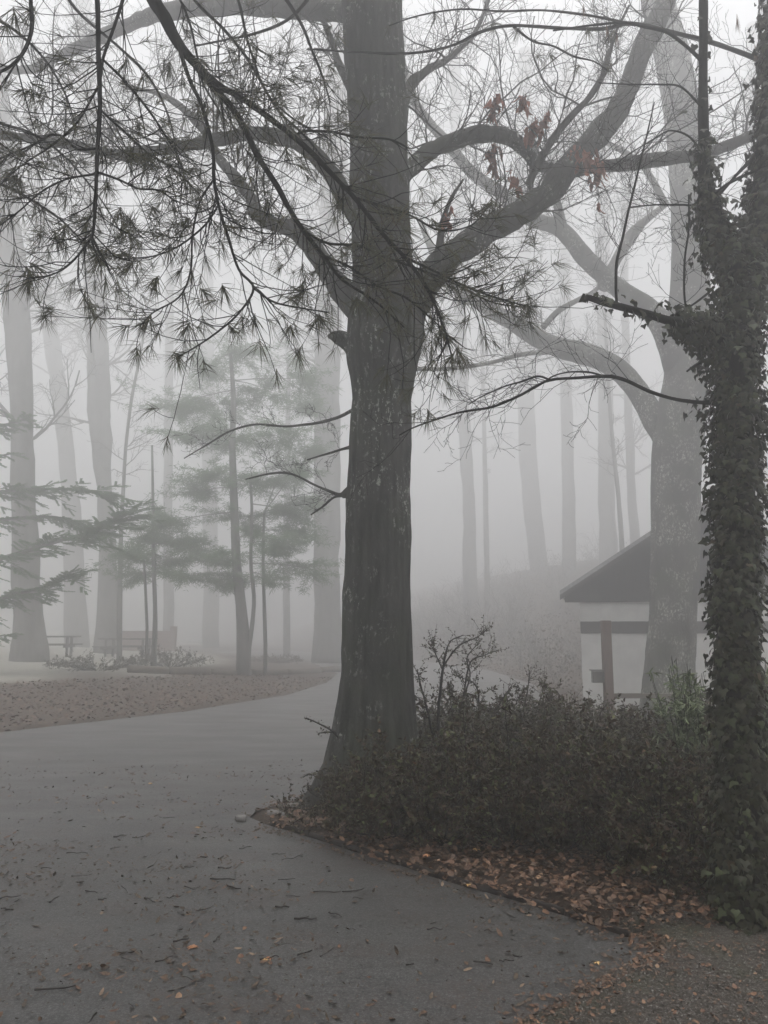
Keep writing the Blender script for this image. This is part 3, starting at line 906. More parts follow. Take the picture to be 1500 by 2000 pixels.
for pp, Y0, Y1, joined, ns in boughs:
    P, R = path3(pp, Y0, Y1, 6)
    R = np.maximum(R, .0024)
    m = MB()
    if joined and pp[0][0] < 1000:
        hub = np.array([PXY[0] + .05, PXY[1], P[0][2] + 2.3 - .25 * abs(P[0][0] - PXY[0])])
        mid = (hub + P[0]) / 2 + np.array([0, 0, .35])
        Q = catmull([hub, mid, P[0]], 6)
        m.tube(np.vstack([Q[:-1], P]), np.concatenate([np.linspace(R[0] * 1.8, R[0], len(Q) - 1), R]), 9, .08, 14)
    elif joined:
        Q = catmull([at(2600, -200, 7.0), at(2100, 100, 6.2), P[0]], 5)
        m.tube(np.vstack([Q[:-1], P]), np.concatenate([np.linspace(R[0] * 1.8, R[0], len(Q) - 1), R]), 9, .08, 14)
    else:
        m.tube(P, R, 7, .08, 14)
    tips = [(P[-1], norm(P[-1] - P[-3]))]
    for k in range(int(ns * 1.9)):
        f = RNG.uniform(.22 if joined else .06, .97)
        p, t = at_frac(P, f)
        if p[2] > 5.6: continue
        s = RNG.normal(size=3) * np.array([1, .8, .7]); s = norm(s - (s @ t) * t)
        L = RNG.uniform(.16, .52)
        d = norm(s * .75 + t * .75 + np.array([0, 0, -.12]))
        q = p.copy(); pts = [q.copy()]
        bend = RNG.uniform(-.02, .22)
        for i_ in range(7):
            d = norm(d + RNG.normal(0, .10, 3) + np.array([0, 0, bend]) * .6)
            q = q + d * L / 7; pts.append(q.copy())
        pts = np.array(pts)
        r0 = min(np.interp(f, np.linspace(0, 1, len(R)), R) * .6, .0036)
        m.line(pts, np.linspace(r0, .0014, 8), 4)
        tips.append((pts[-1], norm(pts[-1] - pts[-2])))
        for kk in range(RNG.integers(0, 3)):
            i_ = RNG.integers(2, 6)
            s2 = norm(RNG.normal(size=3) + norm(pts[i_ + 1] - pts[i_]) * 1.2)
            L2 = L * RNG.uniform(.25, .5)
            q2 = np.array([pts[i_] + s2 * L2 * u_ + np.array([0, 0, .05 * u_ * u_]) for u_ in np.linspace(0, 1, 5)])
            m.line(q2, np.linspace(.0018, .0012, 5), 3)
            tips.append((q2[-1], norm(q2[-1] - q2[-2])))
    bo = m.build('bough', 'pine_bark', pine)
    nd = MB()
    for ti_, (p, t) in enumerate(tips):
        if ti_ and RNG.random() < .25: continue
        ax = norm(t + np.array([0, 0, -.35]) + RNG.normal(0, .25, 3))
        burst(nd, p, ax, int(RNG.integers(9, 22)), NL * RNG.uniform(.6, 1.15), RNG.uniform(.0011, .0015), RNG.uniform(.9, 1.6), .22, .05)
    nd.build('foliage', 'pine_needle', bo)
cr = MB(); cs = MB()  # unseen crown added above the view to shade near ground and fog
for k in range(150):
    z0 = RNG.uniform(6.2, 17); a = RNG.uniform(0, 6.28); L = RNG.uniform(4, 10.5) * (1 - (z0 - 6) / 22)
    s0 = np.array([PXY[0] + .08, PXY[1], z0]); d0 = np.array([math.cos(a), math.sin(a), .12])
    pts = np.array([s0 + d0 * L * u_ + np.array([0, 0, -.6 * u_ * u_]) for u_ in np.linspace(0, 1, 8)])
    lim = lambda q: q[..., 1] < (q[..., 2] - 1.6) * .98 - .4
    if not lim(pts[-1]) : pts = pts[:max(2, int(lim(pts).sum()))]
    if len(pts) < 4: continue
    cs.line(catmull(pts, 2), np.linspace(.05, .012, len(pts) * 2 - 1), 5)
    for c_ in range(int(L * 4.5)):
        f = RNG.uniform(.2, 1); q, t = at_frac(pts, f)
        c0 = q + RNG.normal(0, 1, 3) * [.5, .5, .16]
        n = 34; V_ = RNG.normal(size=(n, 3)) * [.22, .22, .1] + c0
        V_ = V_[lim(V_) & (V_[:, 2] > 5.9)]
        if len(V_): leaves(cr, V_, RNG.normal(size=(len(V_), 3)) + t * .6, RNG.uniform(.12, .24, len(V_)), .14, .1, .2)
cs.build('shade_crown_limb', 'pine_bark', pine)
cr.build('crown', 'pine_needle', pine)
# explicit fans read off the photograph along the lower fringe
fans = MB()
for px, py, Y in ((58, 545, 3.4), (70, 520, 3.4), (110, 465, 3.45), (125, 452, 3.4), (60, 535, 3.4), (190, 495, 3.5), (250, 450, 3.6), (195, 510, 3.5), (255, 520, 3.6), (300, 545, 3.6), (330, 490, 3.8), (370, 430, 3.8), (400, 572, 3.8), (438, 568, 3.8),
                  (290, 628, 3.8), (365, 640, 3.8), (348, 697, 3.7), (452, 640, 3.9), (495, 622, 3.9), (570, 648, 4.0), (590, 560, 3.9), (585, 575, 3.9), (625, 625, 4.0), (520, 400, 4.0), (300, 408, 3.8), (235, 420, 3.7), (330, 130, 3.9), (660, 70, 5.0), (640, 55, 5.0), (645, 130, 5.0),
                  (700, 590, 3.9), (720, 560, 3.9), (760, 600, 3.9), (800, 600, 3.9), (840, 560, 3.9), (780, 640, 4.0), (740, 500, 3.9), (690, 480, 3.9), (770, 420, 4.0), (880, 700, 3.9), (900, 690, 3.9), (870, 660, 3.9), (960, 580, 4.1), (1000, 590, 4.1), (1030, 600, 4.1), (980, 560, 4.1), (960, 400, 4.1), (930, 415, 4.1), (905, 560, 4.0),
                  (1195, 65, 5.4), (1150, 60, 5.4), (1075, 110, 5.4), (1050, 110, 5.4), (1010, 60, 5.5), (1130, 130, 5.3), (960, 50, 5.5), (1190, 130, 5.3), (850, 30, 5.6), (60, 20, 3.2), (30, 30, 3.3), (10, 50, 3.3), (15, 340, 3.6), (25, 350, 3.6)):
    c_ = at(px, py, Y)
    burst(fans, c_, norm(np.array([RNG.normal(0, .35), RNG.normal(0, .3), -.45])), 27, NL * 1.05, .0017, 1.45, .22, .04)
fans.build('foliage', 'pine_needle', pine)
brn = MB()
for px, py, Y in ((1485, 40, 5.0), (1492, 75, 5.0), (1475, 100, 5.0), (1488, 120, 5.0), (1440, 40, 5.2), (1205, 75, 5.4), (1185, 60, 5.4), (1140, 20, 5.5)):
    burst(brn, at(px, py, Y), (0, 0, -1), 22, .12, .001, .4, .4, .06)
brn.build('dead_foliage', 'old_needle', pine)


# ------------------------------------------------------------------ smooth barked forked tree behind the shrubs
FY = 17.0
fx, fy = at(1312, 1400, FY)[:2]
fz = gz(fx, fy)
fork = empty('forked_tree', (fx, fy, fz), 'grey misty forked tree standing in front of the shed', 'tree')
rows = [(1440, 1240, 1368), (1370, 1254, 1360), (1290, 1262, 1356), (1180, 1270, 1360), (1080, 1273, 1364), (980, 1274, 1364), (880, 1276, 1370), (820, 1284, 1376), (740, 1298, 1378), (640, 1303, 1384), (540, 1312, 1384), (420, 1312, 1382), (300, 1306, 1372), (200, 1296, 1362), (110, 1280, 1345), (30, 1262, 1322), (-60, 1240, 1296)]
m = MB()
P, R, d = trunk_px(rows, FY, m, zlow=fz - .3)
P = np.vstack([P, [P[-1] + np.array([-.35 * k, .2 * k, 1.7 * k]) for k in range(1, 8)]]); R = np.concatenate([R, R[-1] * np.linspace(.9, .3, 7)])
m.tube(P, R, 28, .03, 2.5)
m.build('trunk', 'smooth_bark', fork)
for pp, Y0, Y1, n_ in (
        ([(1335, 900, 60), (1292, 845, 48), (1262, 790, 44), (1225, 738, 42), (1180, 705, 42), (1130, 688, 44), (1095, 680, 40), (1045, 658, 36), (1005, 632, 32), (950, 600, 28), (890, 560, 22), (850, 500, 16), (820, 430, 10)], 17.0, 19.3, 22),
        ([(1330, 730, 60), (1302, 655, 48), (1270, 605, 40), (1220, 572, 36), (1180, 540, 34), (1140, 500, 34), (1112, 465, 32), (1085, 442, 30), (1030, 425, 26), (975, 375, 24), (920, 335, 22), (870, 275, 20), (835, 235, 18), (800, 180, 16), (780, 90, 12)], 17.0, 15.5, 26),
        ([(1100, 455, 22), (1092, 415, 18), (1082, 380, 16), (1060, 330, 12), (1040, 270, 9)], 16.4, 15.8, 8),
        ([(1120, 684, 20), (1060, 640, 12), (1090, 608, 11), (1130, 585, 10), (1170, 560, 8), (1230, 480, 7), (1270, 420, 5)][1:], 17.8, 17.4, 8),
        ([(1150, 695, 16), (1080, 688, 9), (1020, 692, 9), (960, 708, 8), (880, 720, 8), (815, 722, 6)], 17.8, 14.7, 10),
        ([(1180, 560, 26), (1200, 515, 20), (1230, 460, 18), (1262, 430, 14), (1300, 400, 10)], 16.9, 17.8, 10),
        ([(1345, 520, 30), (1300, 400, 14), (1260, 330, 11), (1210, 290, 9), (1160, 270, 7)][1:], 17.0, 15.2, 12)):
    P, R = path3(pp, Y0, Y1, 6)
    m = MB(); m.tube(P, R, 14, .05, 4)
    limb = m.build('limb', 'smooth_bark', fork)
    tw = MB()
    for k in range(n_):
        f = RNG.uniform(.2, 1); p, t = at_frac(P, f)
        s = RNG.normal(size=3) + np.array([0, 0, .3]); s = norm(s - (s @ t) * t)
        grow(tw, p, s * .7 + t * .7, RNG.uniform(.8, 2.2), .013, 3 if k % 3 == 0 else 2, .05, .38, 4, .9, .55, 6, n=3, rmin=.003)
    tw.build('twig_spray', 'smooth_bark', limb)


# ------------------------------------------------------------------ trees fading in the fog
def ghost(rows, Y, label, name='misty_tree', nb=14, lowest=.35, r_b=.07, group=None, mat_='fog_paled_bark', top=24, leanx=0, dep=3, L=(2.5, 5)):
    a, b = rows[0][1], rows[0][2]
    x, y, z0 = at((a + b) / 2, rows[0][0], Y)
    z = gz(x, y)
    e = empty(name, (x, y, z), label, 'tree', group)
    P, R = [np.array([x, y, z - .3])], [size_at(b - a, rows[0][0], Y) / 2 * 1.15]
    for py, l_, r_ in rows[1:]:
        q = at((l_ + r_) / 2, py, Y)
        if q[2] > z + .3: P.append(q); R.append(size_at(r_ - l_, py, Y) / 2)
    d = norm(P[-1] - P[-2]); k0 = P[-1]
    h = (top - k0[2]) / 5
    if h > .3:
        for k in range(1, 6):
            P.append(k0 + np.array([d[0] * h * k * .5 + leanx * k, .05 * k, h * k])); R.append(R[len(rows) - 1 if len(R) > len(rows) else -1] * (1 - .17 * k) if k < 6 else .03)
    R = np.maximum(np.array(R[:len(P)]), .02)
    Pc = catmull(P, 6); Rc = np.interp(np.linspace(0, 1, len(Pc)), np.linspace(0, 1, len(P)), R)
    Pc = Pc + np.stack([wob(Pc + q_, 1.1) for q_ in (0, 20, 40)], -1) * Rc[:, None] * [.10, .10, 0]
    m = MB(); m.tube(Pc, Rc, 18, .07, 1.6, ridge=.02)
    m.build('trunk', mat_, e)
    if nb:
        cr = MB()
        for k in range(nb):
            f = RNG.uniform(lowest, .97); p, t = at_frac(Pc, f)
            az = RNG.uniform(0, 6.28)
            r0 = np.interp(f, np.linspace(0, 1, len(Rc)), Rc)
            grow(cr, p, (math.cos(az), math.sin(az), RNG.uniform(.1, .9)), RNG.uniform(*L) * (1.15 - f * .6), min(r_b, r0 * .55), dep, .04, .24, 4, .8, .56, 7, n=4, rmin=.004)
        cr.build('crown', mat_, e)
    return e


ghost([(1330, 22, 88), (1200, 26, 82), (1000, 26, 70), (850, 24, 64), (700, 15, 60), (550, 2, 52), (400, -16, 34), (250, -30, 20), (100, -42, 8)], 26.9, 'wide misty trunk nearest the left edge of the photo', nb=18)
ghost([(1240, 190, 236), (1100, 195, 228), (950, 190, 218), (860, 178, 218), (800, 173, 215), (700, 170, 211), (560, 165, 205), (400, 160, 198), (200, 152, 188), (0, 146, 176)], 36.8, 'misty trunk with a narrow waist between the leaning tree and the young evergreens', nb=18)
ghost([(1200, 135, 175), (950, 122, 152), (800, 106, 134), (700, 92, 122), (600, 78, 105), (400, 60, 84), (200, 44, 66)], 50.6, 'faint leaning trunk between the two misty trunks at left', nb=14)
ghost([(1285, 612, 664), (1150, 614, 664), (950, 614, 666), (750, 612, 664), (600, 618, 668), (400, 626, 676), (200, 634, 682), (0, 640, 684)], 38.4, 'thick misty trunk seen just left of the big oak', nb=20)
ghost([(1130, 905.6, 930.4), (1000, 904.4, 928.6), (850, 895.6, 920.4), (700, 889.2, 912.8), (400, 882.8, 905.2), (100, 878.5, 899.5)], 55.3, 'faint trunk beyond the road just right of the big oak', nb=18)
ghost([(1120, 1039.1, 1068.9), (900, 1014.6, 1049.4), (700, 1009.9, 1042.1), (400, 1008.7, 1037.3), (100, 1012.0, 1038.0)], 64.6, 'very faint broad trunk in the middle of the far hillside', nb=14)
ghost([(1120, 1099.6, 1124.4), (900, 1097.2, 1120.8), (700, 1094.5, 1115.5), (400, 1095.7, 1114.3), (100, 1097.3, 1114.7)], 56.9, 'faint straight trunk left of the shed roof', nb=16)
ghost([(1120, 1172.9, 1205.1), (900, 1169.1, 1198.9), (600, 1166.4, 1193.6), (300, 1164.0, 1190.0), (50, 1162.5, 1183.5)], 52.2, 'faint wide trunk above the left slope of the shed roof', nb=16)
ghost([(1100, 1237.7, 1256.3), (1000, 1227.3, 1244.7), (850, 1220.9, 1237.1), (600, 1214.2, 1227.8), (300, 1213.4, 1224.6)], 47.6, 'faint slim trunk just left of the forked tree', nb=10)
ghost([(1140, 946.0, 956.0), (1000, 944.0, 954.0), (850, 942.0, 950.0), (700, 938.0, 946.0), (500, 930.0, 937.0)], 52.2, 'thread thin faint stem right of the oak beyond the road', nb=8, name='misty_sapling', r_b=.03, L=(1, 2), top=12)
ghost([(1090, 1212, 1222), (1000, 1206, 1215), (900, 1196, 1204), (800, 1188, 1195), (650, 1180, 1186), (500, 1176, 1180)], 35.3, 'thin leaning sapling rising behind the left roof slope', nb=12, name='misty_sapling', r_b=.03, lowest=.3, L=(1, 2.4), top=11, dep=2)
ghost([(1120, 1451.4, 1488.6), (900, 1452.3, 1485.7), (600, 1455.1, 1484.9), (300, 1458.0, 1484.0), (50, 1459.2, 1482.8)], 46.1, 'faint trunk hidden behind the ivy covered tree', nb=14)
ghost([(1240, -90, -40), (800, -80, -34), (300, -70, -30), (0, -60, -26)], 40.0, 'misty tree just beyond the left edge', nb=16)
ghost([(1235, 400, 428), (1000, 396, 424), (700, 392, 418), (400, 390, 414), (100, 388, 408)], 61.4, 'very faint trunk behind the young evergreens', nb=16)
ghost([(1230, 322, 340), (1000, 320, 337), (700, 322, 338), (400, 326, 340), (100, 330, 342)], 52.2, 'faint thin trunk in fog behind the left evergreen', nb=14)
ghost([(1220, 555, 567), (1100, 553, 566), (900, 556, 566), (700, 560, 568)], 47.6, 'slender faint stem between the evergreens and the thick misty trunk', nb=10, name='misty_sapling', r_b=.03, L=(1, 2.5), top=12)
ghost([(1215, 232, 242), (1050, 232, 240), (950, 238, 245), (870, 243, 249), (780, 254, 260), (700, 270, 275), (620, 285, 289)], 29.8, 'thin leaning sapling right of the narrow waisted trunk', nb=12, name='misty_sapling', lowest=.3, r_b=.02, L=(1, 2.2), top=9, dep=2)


# ------------------------------------------------------------------ young evergreens in the mist at left
def young_pine(stems, Y, blobs, label, Lf=.2, n_per=900):
    x, y = at(stems[0][0][0], stems[0][0][1], Y)[:2]
    z = gz(x, y)
    e = empty('young_pine', (x, y, z), label, 'tree', 'young evergreens in the mist')
    m = MB()
    stem_paths = []
    for s in stems:
        P, R = path3(s, Y, Y, 5)
        P[0][2] = min(P[0][2], gz(P[0][0], P[0][1]) - .1)
        m.tube(P, R, 8, .05, 5); stem_paths.append(P)
    br = MB(); fo = MB()
    for px, py, wx, wy, dens in blobs:
        c_ = at(px, py, Y + RNG.uniform(-.8, .8)); sx, sz = size_at(wx, py, Y), size_at(wy, py, Y)
        # nearest stem point a bit below
        best = min(((np.linalg.norm((p - c_) * [1, 1, 1.2] + [0, 0, -.2]), tuple(p)) for P in stem_paths for p in P))
        p0 = np.array(best[1])
        br.line(catmull([p0, (p0 + c_) / 2 + [0, 0, .05], c_], 4), np.linspace(.02, .008, 9), 4)
        K = int(26 * dens)
        for k in range(K):
            q = c_ + RNG.normal(size=3) * np.array([sx * .36, sx * .3, sz * .33])
            s0 = c_ + (q - c_) * .15
            br.line(np.array([s0, (s0 + q) / 2 + [0, 0, .03], q]), [.006, .004, .003], 3)
            nn = int(n_per / 11)
            Pn = s0 + (q - s0) * RNG.uniform(.25, 1.1, (nn, 1)) + RNG.normal(0, .10, (nn, 3)) * [1, 1, .5]
            D = norm(q - s0) * .5 + RNG.normal(size=(nn, 3)) * [1, 1, .6] + [0, 0, -.1]
            needles(fo, Pn, D, Lf * RNG.uniform(.6, 1.1, nn), .0075, .1)
    m.build('trunk', 'fog_paled_bark', e)
    br.build('branch', 'fog_paled_bark', e)
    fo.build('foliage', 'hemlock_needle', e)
    return e


young_pine([[(477, 1292, 30), (472, 1200, 22), (462, 1100, 18), (458, 1000, 16), (454, 880, 13), (456, 780, 10), (450, 690, 6)], [(484, 1285, 9), (496, 1180, 8), (490, 1100, 7), (492, 1000, 6), (488, 930, 5)]], 25,
           [(400, 720, 120, 60, 1), (470, 690, 120, 60, 1), (350, 790, 120, 60, 1), (430, 790, 150, 70, 1.2), (520, 760, 130, 70, 1), (590, 740, 90, 60, .8), (370, 850, 120, 50, .9), (460, 860, 120, 60, 1), (540, 850, 120, 70, 1.1), (420, 930, 140, 50, 1), (510, 940, 130, 50, 1),
            (580, 920, 90, 60, .8), (560, 1000, 110, 50, .9), (470, 1010, 120, 40, .7), (390, 960, 120, 40, .8), (330, 1020, 90, 40, .6), (430, 1090, 120, 40, 1), (440, 1140, 110, 40, .8), (550, 1060, 110, 45, .9), (600, 1110, 80, 40, .7), (520, 1130, 100, 40, .5)],
           'tallest young evergreen with twin stems in the mist left of the oak')
young_pine([[(300, 1300, 13), (303, 1200, 9), (300, 1100, 8), (299, 1000, 6), (297, 870, 4)], [(288, 1245, 6), (284, 1150, 6), (280, 1080, 4)]], 26,
           [(290, 1040, 110, 45, 1), (340, 1050, 110, 45, 1), (250, 1085, 90, 50, .9), (320, 1095, 130, 45, 1.1), (380, 1070, 90, 50, .9), (360, 1120, 110, 35, .8), (270, 1125, 80, 30, .6), (310, 1000, 70, 30, .4)],
           'low bushy young evergreen at the left of the misty group')
young_pine([[(519, 1278, 8), (516, 1180, 7), (514, 1090, 6), (516, 1000, 4)], ], 25.5,
           [(540, 1075, 70, 30, .6), (500, 1040, 60, 30, .5), (585, 1040, 90, 40, .8), (600, 980, 80, 40, .7), (610, 880, 70, 50, .7), (600, 800, 80, 60, .7)],
           'slim young evergreen nearest the thick misty trunk')

# ------------------------------------------------------------------ hemlock reaching in from the left
HY = 21.0
hx = at(-260, 1200, HY)[0]
hem = empty('hemlock_tree', (hx, HY, gz(hx, HY)), 'grey green hemlock boughs reaching in from the left edge', 'tree')
m = MB(); P = catmull([(hx, HY, -.2), (hx, HY, 3), (hx + .05, HY, 7), (hx, HY, 12)], 6); m.tube(P, np.linspace(.2, .05, len(P)), 14, .05, 4); m.build('trunk', 'fog_paled_bark', hem)


def hem_bough(pp, Y0, Y1, ns, Ls):
    P, R = path3(pp, Y0, Y1, 6)
    hub = np.array([hx, HY, P[0][2] + .1])
    P = np.vstack([[hub], P]); R = np.concatenate([[.03], np.maximum(R, .003)])
    m = MB(); m.tube(P, R, 6, .05, 8)
    fo = MB()
    for k in range(ns):
        f = RNG.uniform(.25, 1.0); p, t = at_frac(P, f)
        s = norm(np.cross(t, [0, 0, 1])) * RNG.choice([-1, 1])
        d = norm(t * .9 + s * RNG.uniform(.2, .9) + np.array([0, 0, RNG.normal(-.05, .26)]))
        L = Ls * RNG.uniform(.4, 1.1)
        pts = np.array([p + d * L * u_ + np.array([0, 0, -.22 * L * u_ * u_]) for u_ in np.linspace(0, 1, 7)])
        m.line(pts, np.linspace(.004, .0015, 7), 3)
        for kk in range(11):
            i_ = RNG.integers(1, 6); s2 = norm(np.cross(d, [0, 0, 1]) * RNG.choice([-1, 1]) + d * 1.1 + RNG.normal(0, .15, 3))
            L2 = L * RNG.uniform(.2, .45)
            p2 = np.array([pts[i_] + s2 * L2 * u_ + np.array([0, 0, -.15 * L2 * u_]) for u_ in np.linspace(0, 1, 4)])
            m.line(p2, np.linspace(.002, .001, 4), 3)
            n = int(L2 / .0018)
            u_ = RNG.uniform(0, 1, (n, 1)); base = p2[0] + (p2[-1] - p2[0]) * u_
            side = norm(np.cross(s2, [0, 0, 1])) * RNG.choice([-1, 1], (n, 1))
            needles(fo, base, side + s2 * .5 + RNG.normal(0, .3, (n, 3)), .042, .0032, .05)
    b = m.build('bough', 'fog_paled_bark', hem)
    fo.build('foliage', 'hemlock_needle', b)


hem_bough([(-150, 1110, 12), (-40, 1100, 10), (40, 1080, 8), (120, 1055, 7), (190, 1035, 5), (240, 1000, 3)], 21.00, 20.07, 82, 1.09)
hem_bough([(-150, 980, 12), (-40, 965, 8), (50, 958, 7), (130, 955, 5), (200, 962, 3)], 21.00, 21.69, 61, 0.99)
hem_bough([(-150, 1200, 12), (-40, 1180, 8), (30, 1160, 7), (90, 1145, 5), (135, 1120, 3)], 21.00, 20.29, 61, 0.84)
hem_bough([(-150, 1030, 12), (-40, 1020, 8), (40, 1012, 7), (110, 1010, 4), (180, 1030, 3)], 21.00, 22.39, 46, 0.89)
hem_bough([(-150, 860, 10), (-60, 845, 7), (0, 832, 5), (50, 818, 3)], 21.00, 21.00, 36, 0.60)
hem_bough([(-150, 760, 10), (-70, 770, 6), (-20, 790, 4), (20, 810, 3)], 21.00, 21.00, 18, 0.50)
hem_bough([(-150, 920, 10), (-70, 905, 7), (-20, 895, 5), (25, 885, 3)], 21.00, 21.48, 25, 0.55)
hem_bough([(-150, 1290, 10), (-70, 1270, 7), (-30, 1250, 5), (10, 1240, 3)], 21.00, 21.00, 21, 0.50)


def uni_(n, x0, x1, y0, y1): return np.stack([RNG.uniform(x0, x1, n), RNG.uniform(y0, y1, n)], -1)


# ------------------------------------------------------------------ shrubs of the bed
def shrub(cx, cy_, rad, h, label, n_st=26, leaf=.046, mat_='shrub_leaf', dens=1.0, lean=(0, 0), cat='shrub', group='dark shrubs of the planting bed', name='shrub', flat_=1.0):
    z = gz(cx, cy_)
    e = empty(name, (cx, cy_, z), label, cat, group)
    st = MB(); fo = MB()
    c_ = np.array([cx, cy_, z])
    for k in range(n_st):
        a = RNG.uniform(0, 6.28); rr = rad * math.sqrt(RNG.uniform(0.02, 1))
        tip = c_ + np.array([math.cos(a) * rr + lean[0], math.sin(a) * rr + lean[1], h * (1.02 - .5 * (rr / rad) ** 2) * (RNG.uniform(.5, 1.02) if k % 7 else RNG.uniform(1.1, 1.35))])
        b = c_ + np.array([math.cos(a), math.sin(a), 0]) * rr * .25
        midp = (b + tip) / 2 + np.array([math.cos(a), math.sin(a), .25]) * rr * .12 + RNG.normal(0, .04, 3)
        P = catmull([b, midp, tip], 5)
        st.line(P, np.linspace(.008, .002, len(P)), 4)
        for j_ in range(int(12 * dens)):
            f = 1 - .9 * RNG.uniform(0, 1) ** 1.7; p, t = at_frac(P, f)
            s = norm(RNG.normal(size=3) + t * .6 + [0, 0, .15])
            L = RNG.uniform(.07, .24)
            q = np.array([p + s * L * u_ + np.array([0, 0, .04 * math.sin(u_ * 3)]) for u_ in np.linspace(0, 1, 4)])
            st.line(q, np.linspace(.0014, .0007, 4), 3)
            n = int(RNG.integers(12, 21))
            u_ = RNG.uniform(.1, 1.05, (n, 1)); base = q[0] + (q[-1] - q[0]) * u_
            leaves(fo, base, s * .6 + RNG.normal(size=(n, 3)) * .9, RNG.uniform(.5, 1.15, n) * leaf, .5, .3, .2)
    st.build('stem', 'shrub_stem', e)
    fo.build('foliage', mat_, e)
    return e


shr = [
    (760, 1640, .42, .55, 'low dark shrub hugging the right foot of the big oak'),
    (700, 1600, .30, .34, 'small low sprawling shrub at the left foot of the oak'),
    (860, 1650, .50, .78, 'dark rounded shrub right of the oak above the leaf litter'),
    (990, 1655, .50, .80, 'dark shrub in the middle of the bed front row'),
    (1110, 1665, .46, .74, 'dark shrub right of the middle in the front row'),
    (1225, 1700, .44, .72, 'dark shrub in the front row left of the ivy covered tree'),
    (1330, 1740, .38, .66, 'dark shrub pressed against the left side of the ivy trunk'),
    (900, 1560, .55, .80, 'shrub behind the front row nearest the oak'),
    (1040, 1555, .58, .74, 'shrub behind the front row in the middle'),
    (1180, 1570, .58, .66, 'shrub behind the front row toward the ivy tree'),
    (1320, 1590, .55, .84, 'shrub behind the front row next to the ivy trunk'),
    (1480, 1650, .45, .72, 'dark shrub to the right of the ivy trunk'),
    (880, 1480, .60, .66, 'back row shrub beside the oak trunk'),
    (1020, 1478, .65, .54, 'back row shrub below the road view'),
    (1150, 1475, .65, .46, 'back row shrub below the fence post'),
    (1290, 1480, .65, .48, 'back row shrub below the forked tree'),
    (1430, 1500, .60, .64, 'back row shrub behind the ivy trunk'),
    (1530, 1500, .60, .80, 'back row shrub at the right edge'),
]
for px, py, rad, h, lab in shr:
    x, y = flat(px, py)
    shrub(x, y, rad, h, lab, n_st=int(30 + rad * 60), dens=1.15 if py > 1540 else 1.0)

for px, py, rad, h, lab in ((190, 1340, 1.4, .38, 'dull brown brush on the misty bank below the picnic tables'), (330, 1325, 1.6, .5, 'larger brown brush mound on the bank below the young evergreens'),
                          (540, 1300, 1.3, .3, 'low dull brush on the bank left of the oak trunk')):
    x, y = flat(px, py)
    shrub(x, y, rad, h, lab, n_st=44, leaf=.045, mat_='brush_leaf', dens=.8, cat='brush', group='brown brush on the far bank', name='brush')
hb = MB()
for k in range(260):
    Yk = RNG.uniform(24, 58); xk = RNG.uniform(3.5, 22) if Yk < 34 else RNG.uniform(.5, 26)
    if terrain(np.array([xk]), np.array([Yk]))[1][0] < .4: continue
    zk = gz(xk, Yk)
    for q_ in range(4):
        grow(hb, (xk + RNG.normal(0, .3), Yk, zk), (RNG.normal(0, .35), RNG.normal(0, .3), 1), RNG.uniform(.5, 1.7) * (1 if Yk < 34 else 1.5), .014, 2, .05, .35, 4, .7, .6, 5, n=3, rmin=.006)
hl = MB()
n_ = 26000; Ph_ = uni_(n_, .5, 26, 24, 60); zz, s_, wl = terrain(Ph_[:, 0], Ph_[:, 1]); kp = (s_ > .5) & (wl < .5); Ph_ = Ph_[kp]
clp = np.clip(.5 + wob(np.stack([Ph_[:, 0], Ph_[:, 1], 0 * Ph_[:, 0]], -1), .55), 0, 1.2)
leaves(hl, np.stack([Ph_[:, 0], Ph_[:, 1], zz[kp] + RNG.uniform(0, 1, len(Ph_)) ** 1.6 * 1.6 * clp], -1), RNG.normal(size=(len(Ph_), 3)), RNG.uniform(.07, .16, len(Ph_)), .6, .3, .3)
tag(hb.build('hillside_undergrowth', 'fog_paled_bark'), 'bare twiggy undergrowth on the misty hillside', 'undergrowth', kind='stuff')
tag(hl.build('hillside_foliage', 'brush_leaf'), 'withered brown foliage of the misty hillside', 'undergrowth', kind='stuff')
# tall open sprays beside the trunk
sp = empty('barberry_shrub', (*flat(880, 1520), 0.02), 'tall thin open sprigs rising beside the right side of the oak', 'shrub')
st = MB(); fo = MB()
spr = [([(858, 1480, 9), (856, 1400, 7), (860, 1350, 6), (866, 1300, 5), (878, 1255, 3), (905, 1240, 2)], 7.6), ([(866, 1300, 4), (895, 1262, 3), (930, 1245, 2), (948, 1232, 1.5)], 7.6),
       ([(880, 1460, 6), (900, 1380, 4), (918, 1320, 3), (912, 1285, 2.5), (935, 1255, 2)], 7.7), ([(905, 1360, 4), (918, 1295, 3), (945, 1280, 2), (972, 1270, 1.5)], 7.7), ([(930, 1470, 5), (935, 1390, 4), (930, 1340, 3), (905, 1325, 2), (890, 1320, 2)], 7.7),
       ([(850, 1460, 5), (835, 1390, 4), (822, 1340, 3), (815, 1310, 2)], 7.6), ([(950, 1470, 5), (965, 1400, 4), (985, 1360, 3), (1000, 1340, 2)], 7.9), ([(1010, 1470, 5), (1020, 1400, 4), (1030, 1350, 3), (1035, 1310, 2)], 8.3),
       ([(1030, 1470, 5), (1045, 1400, 3), (1060, 1350, 2), (1064, 1335, 2)], 8.3), ([(865, 1310, 3), (848, 1270, 2), (846, 1255, 1.5)], 7.6), ([(1080, 1470, 5), (1100, 1400, 3), (1120, 1370, 2)], 8.6), ([(1160, 1460, 5), (1170, 1400, 3), (1185, 1375, 2)], 8.8)]
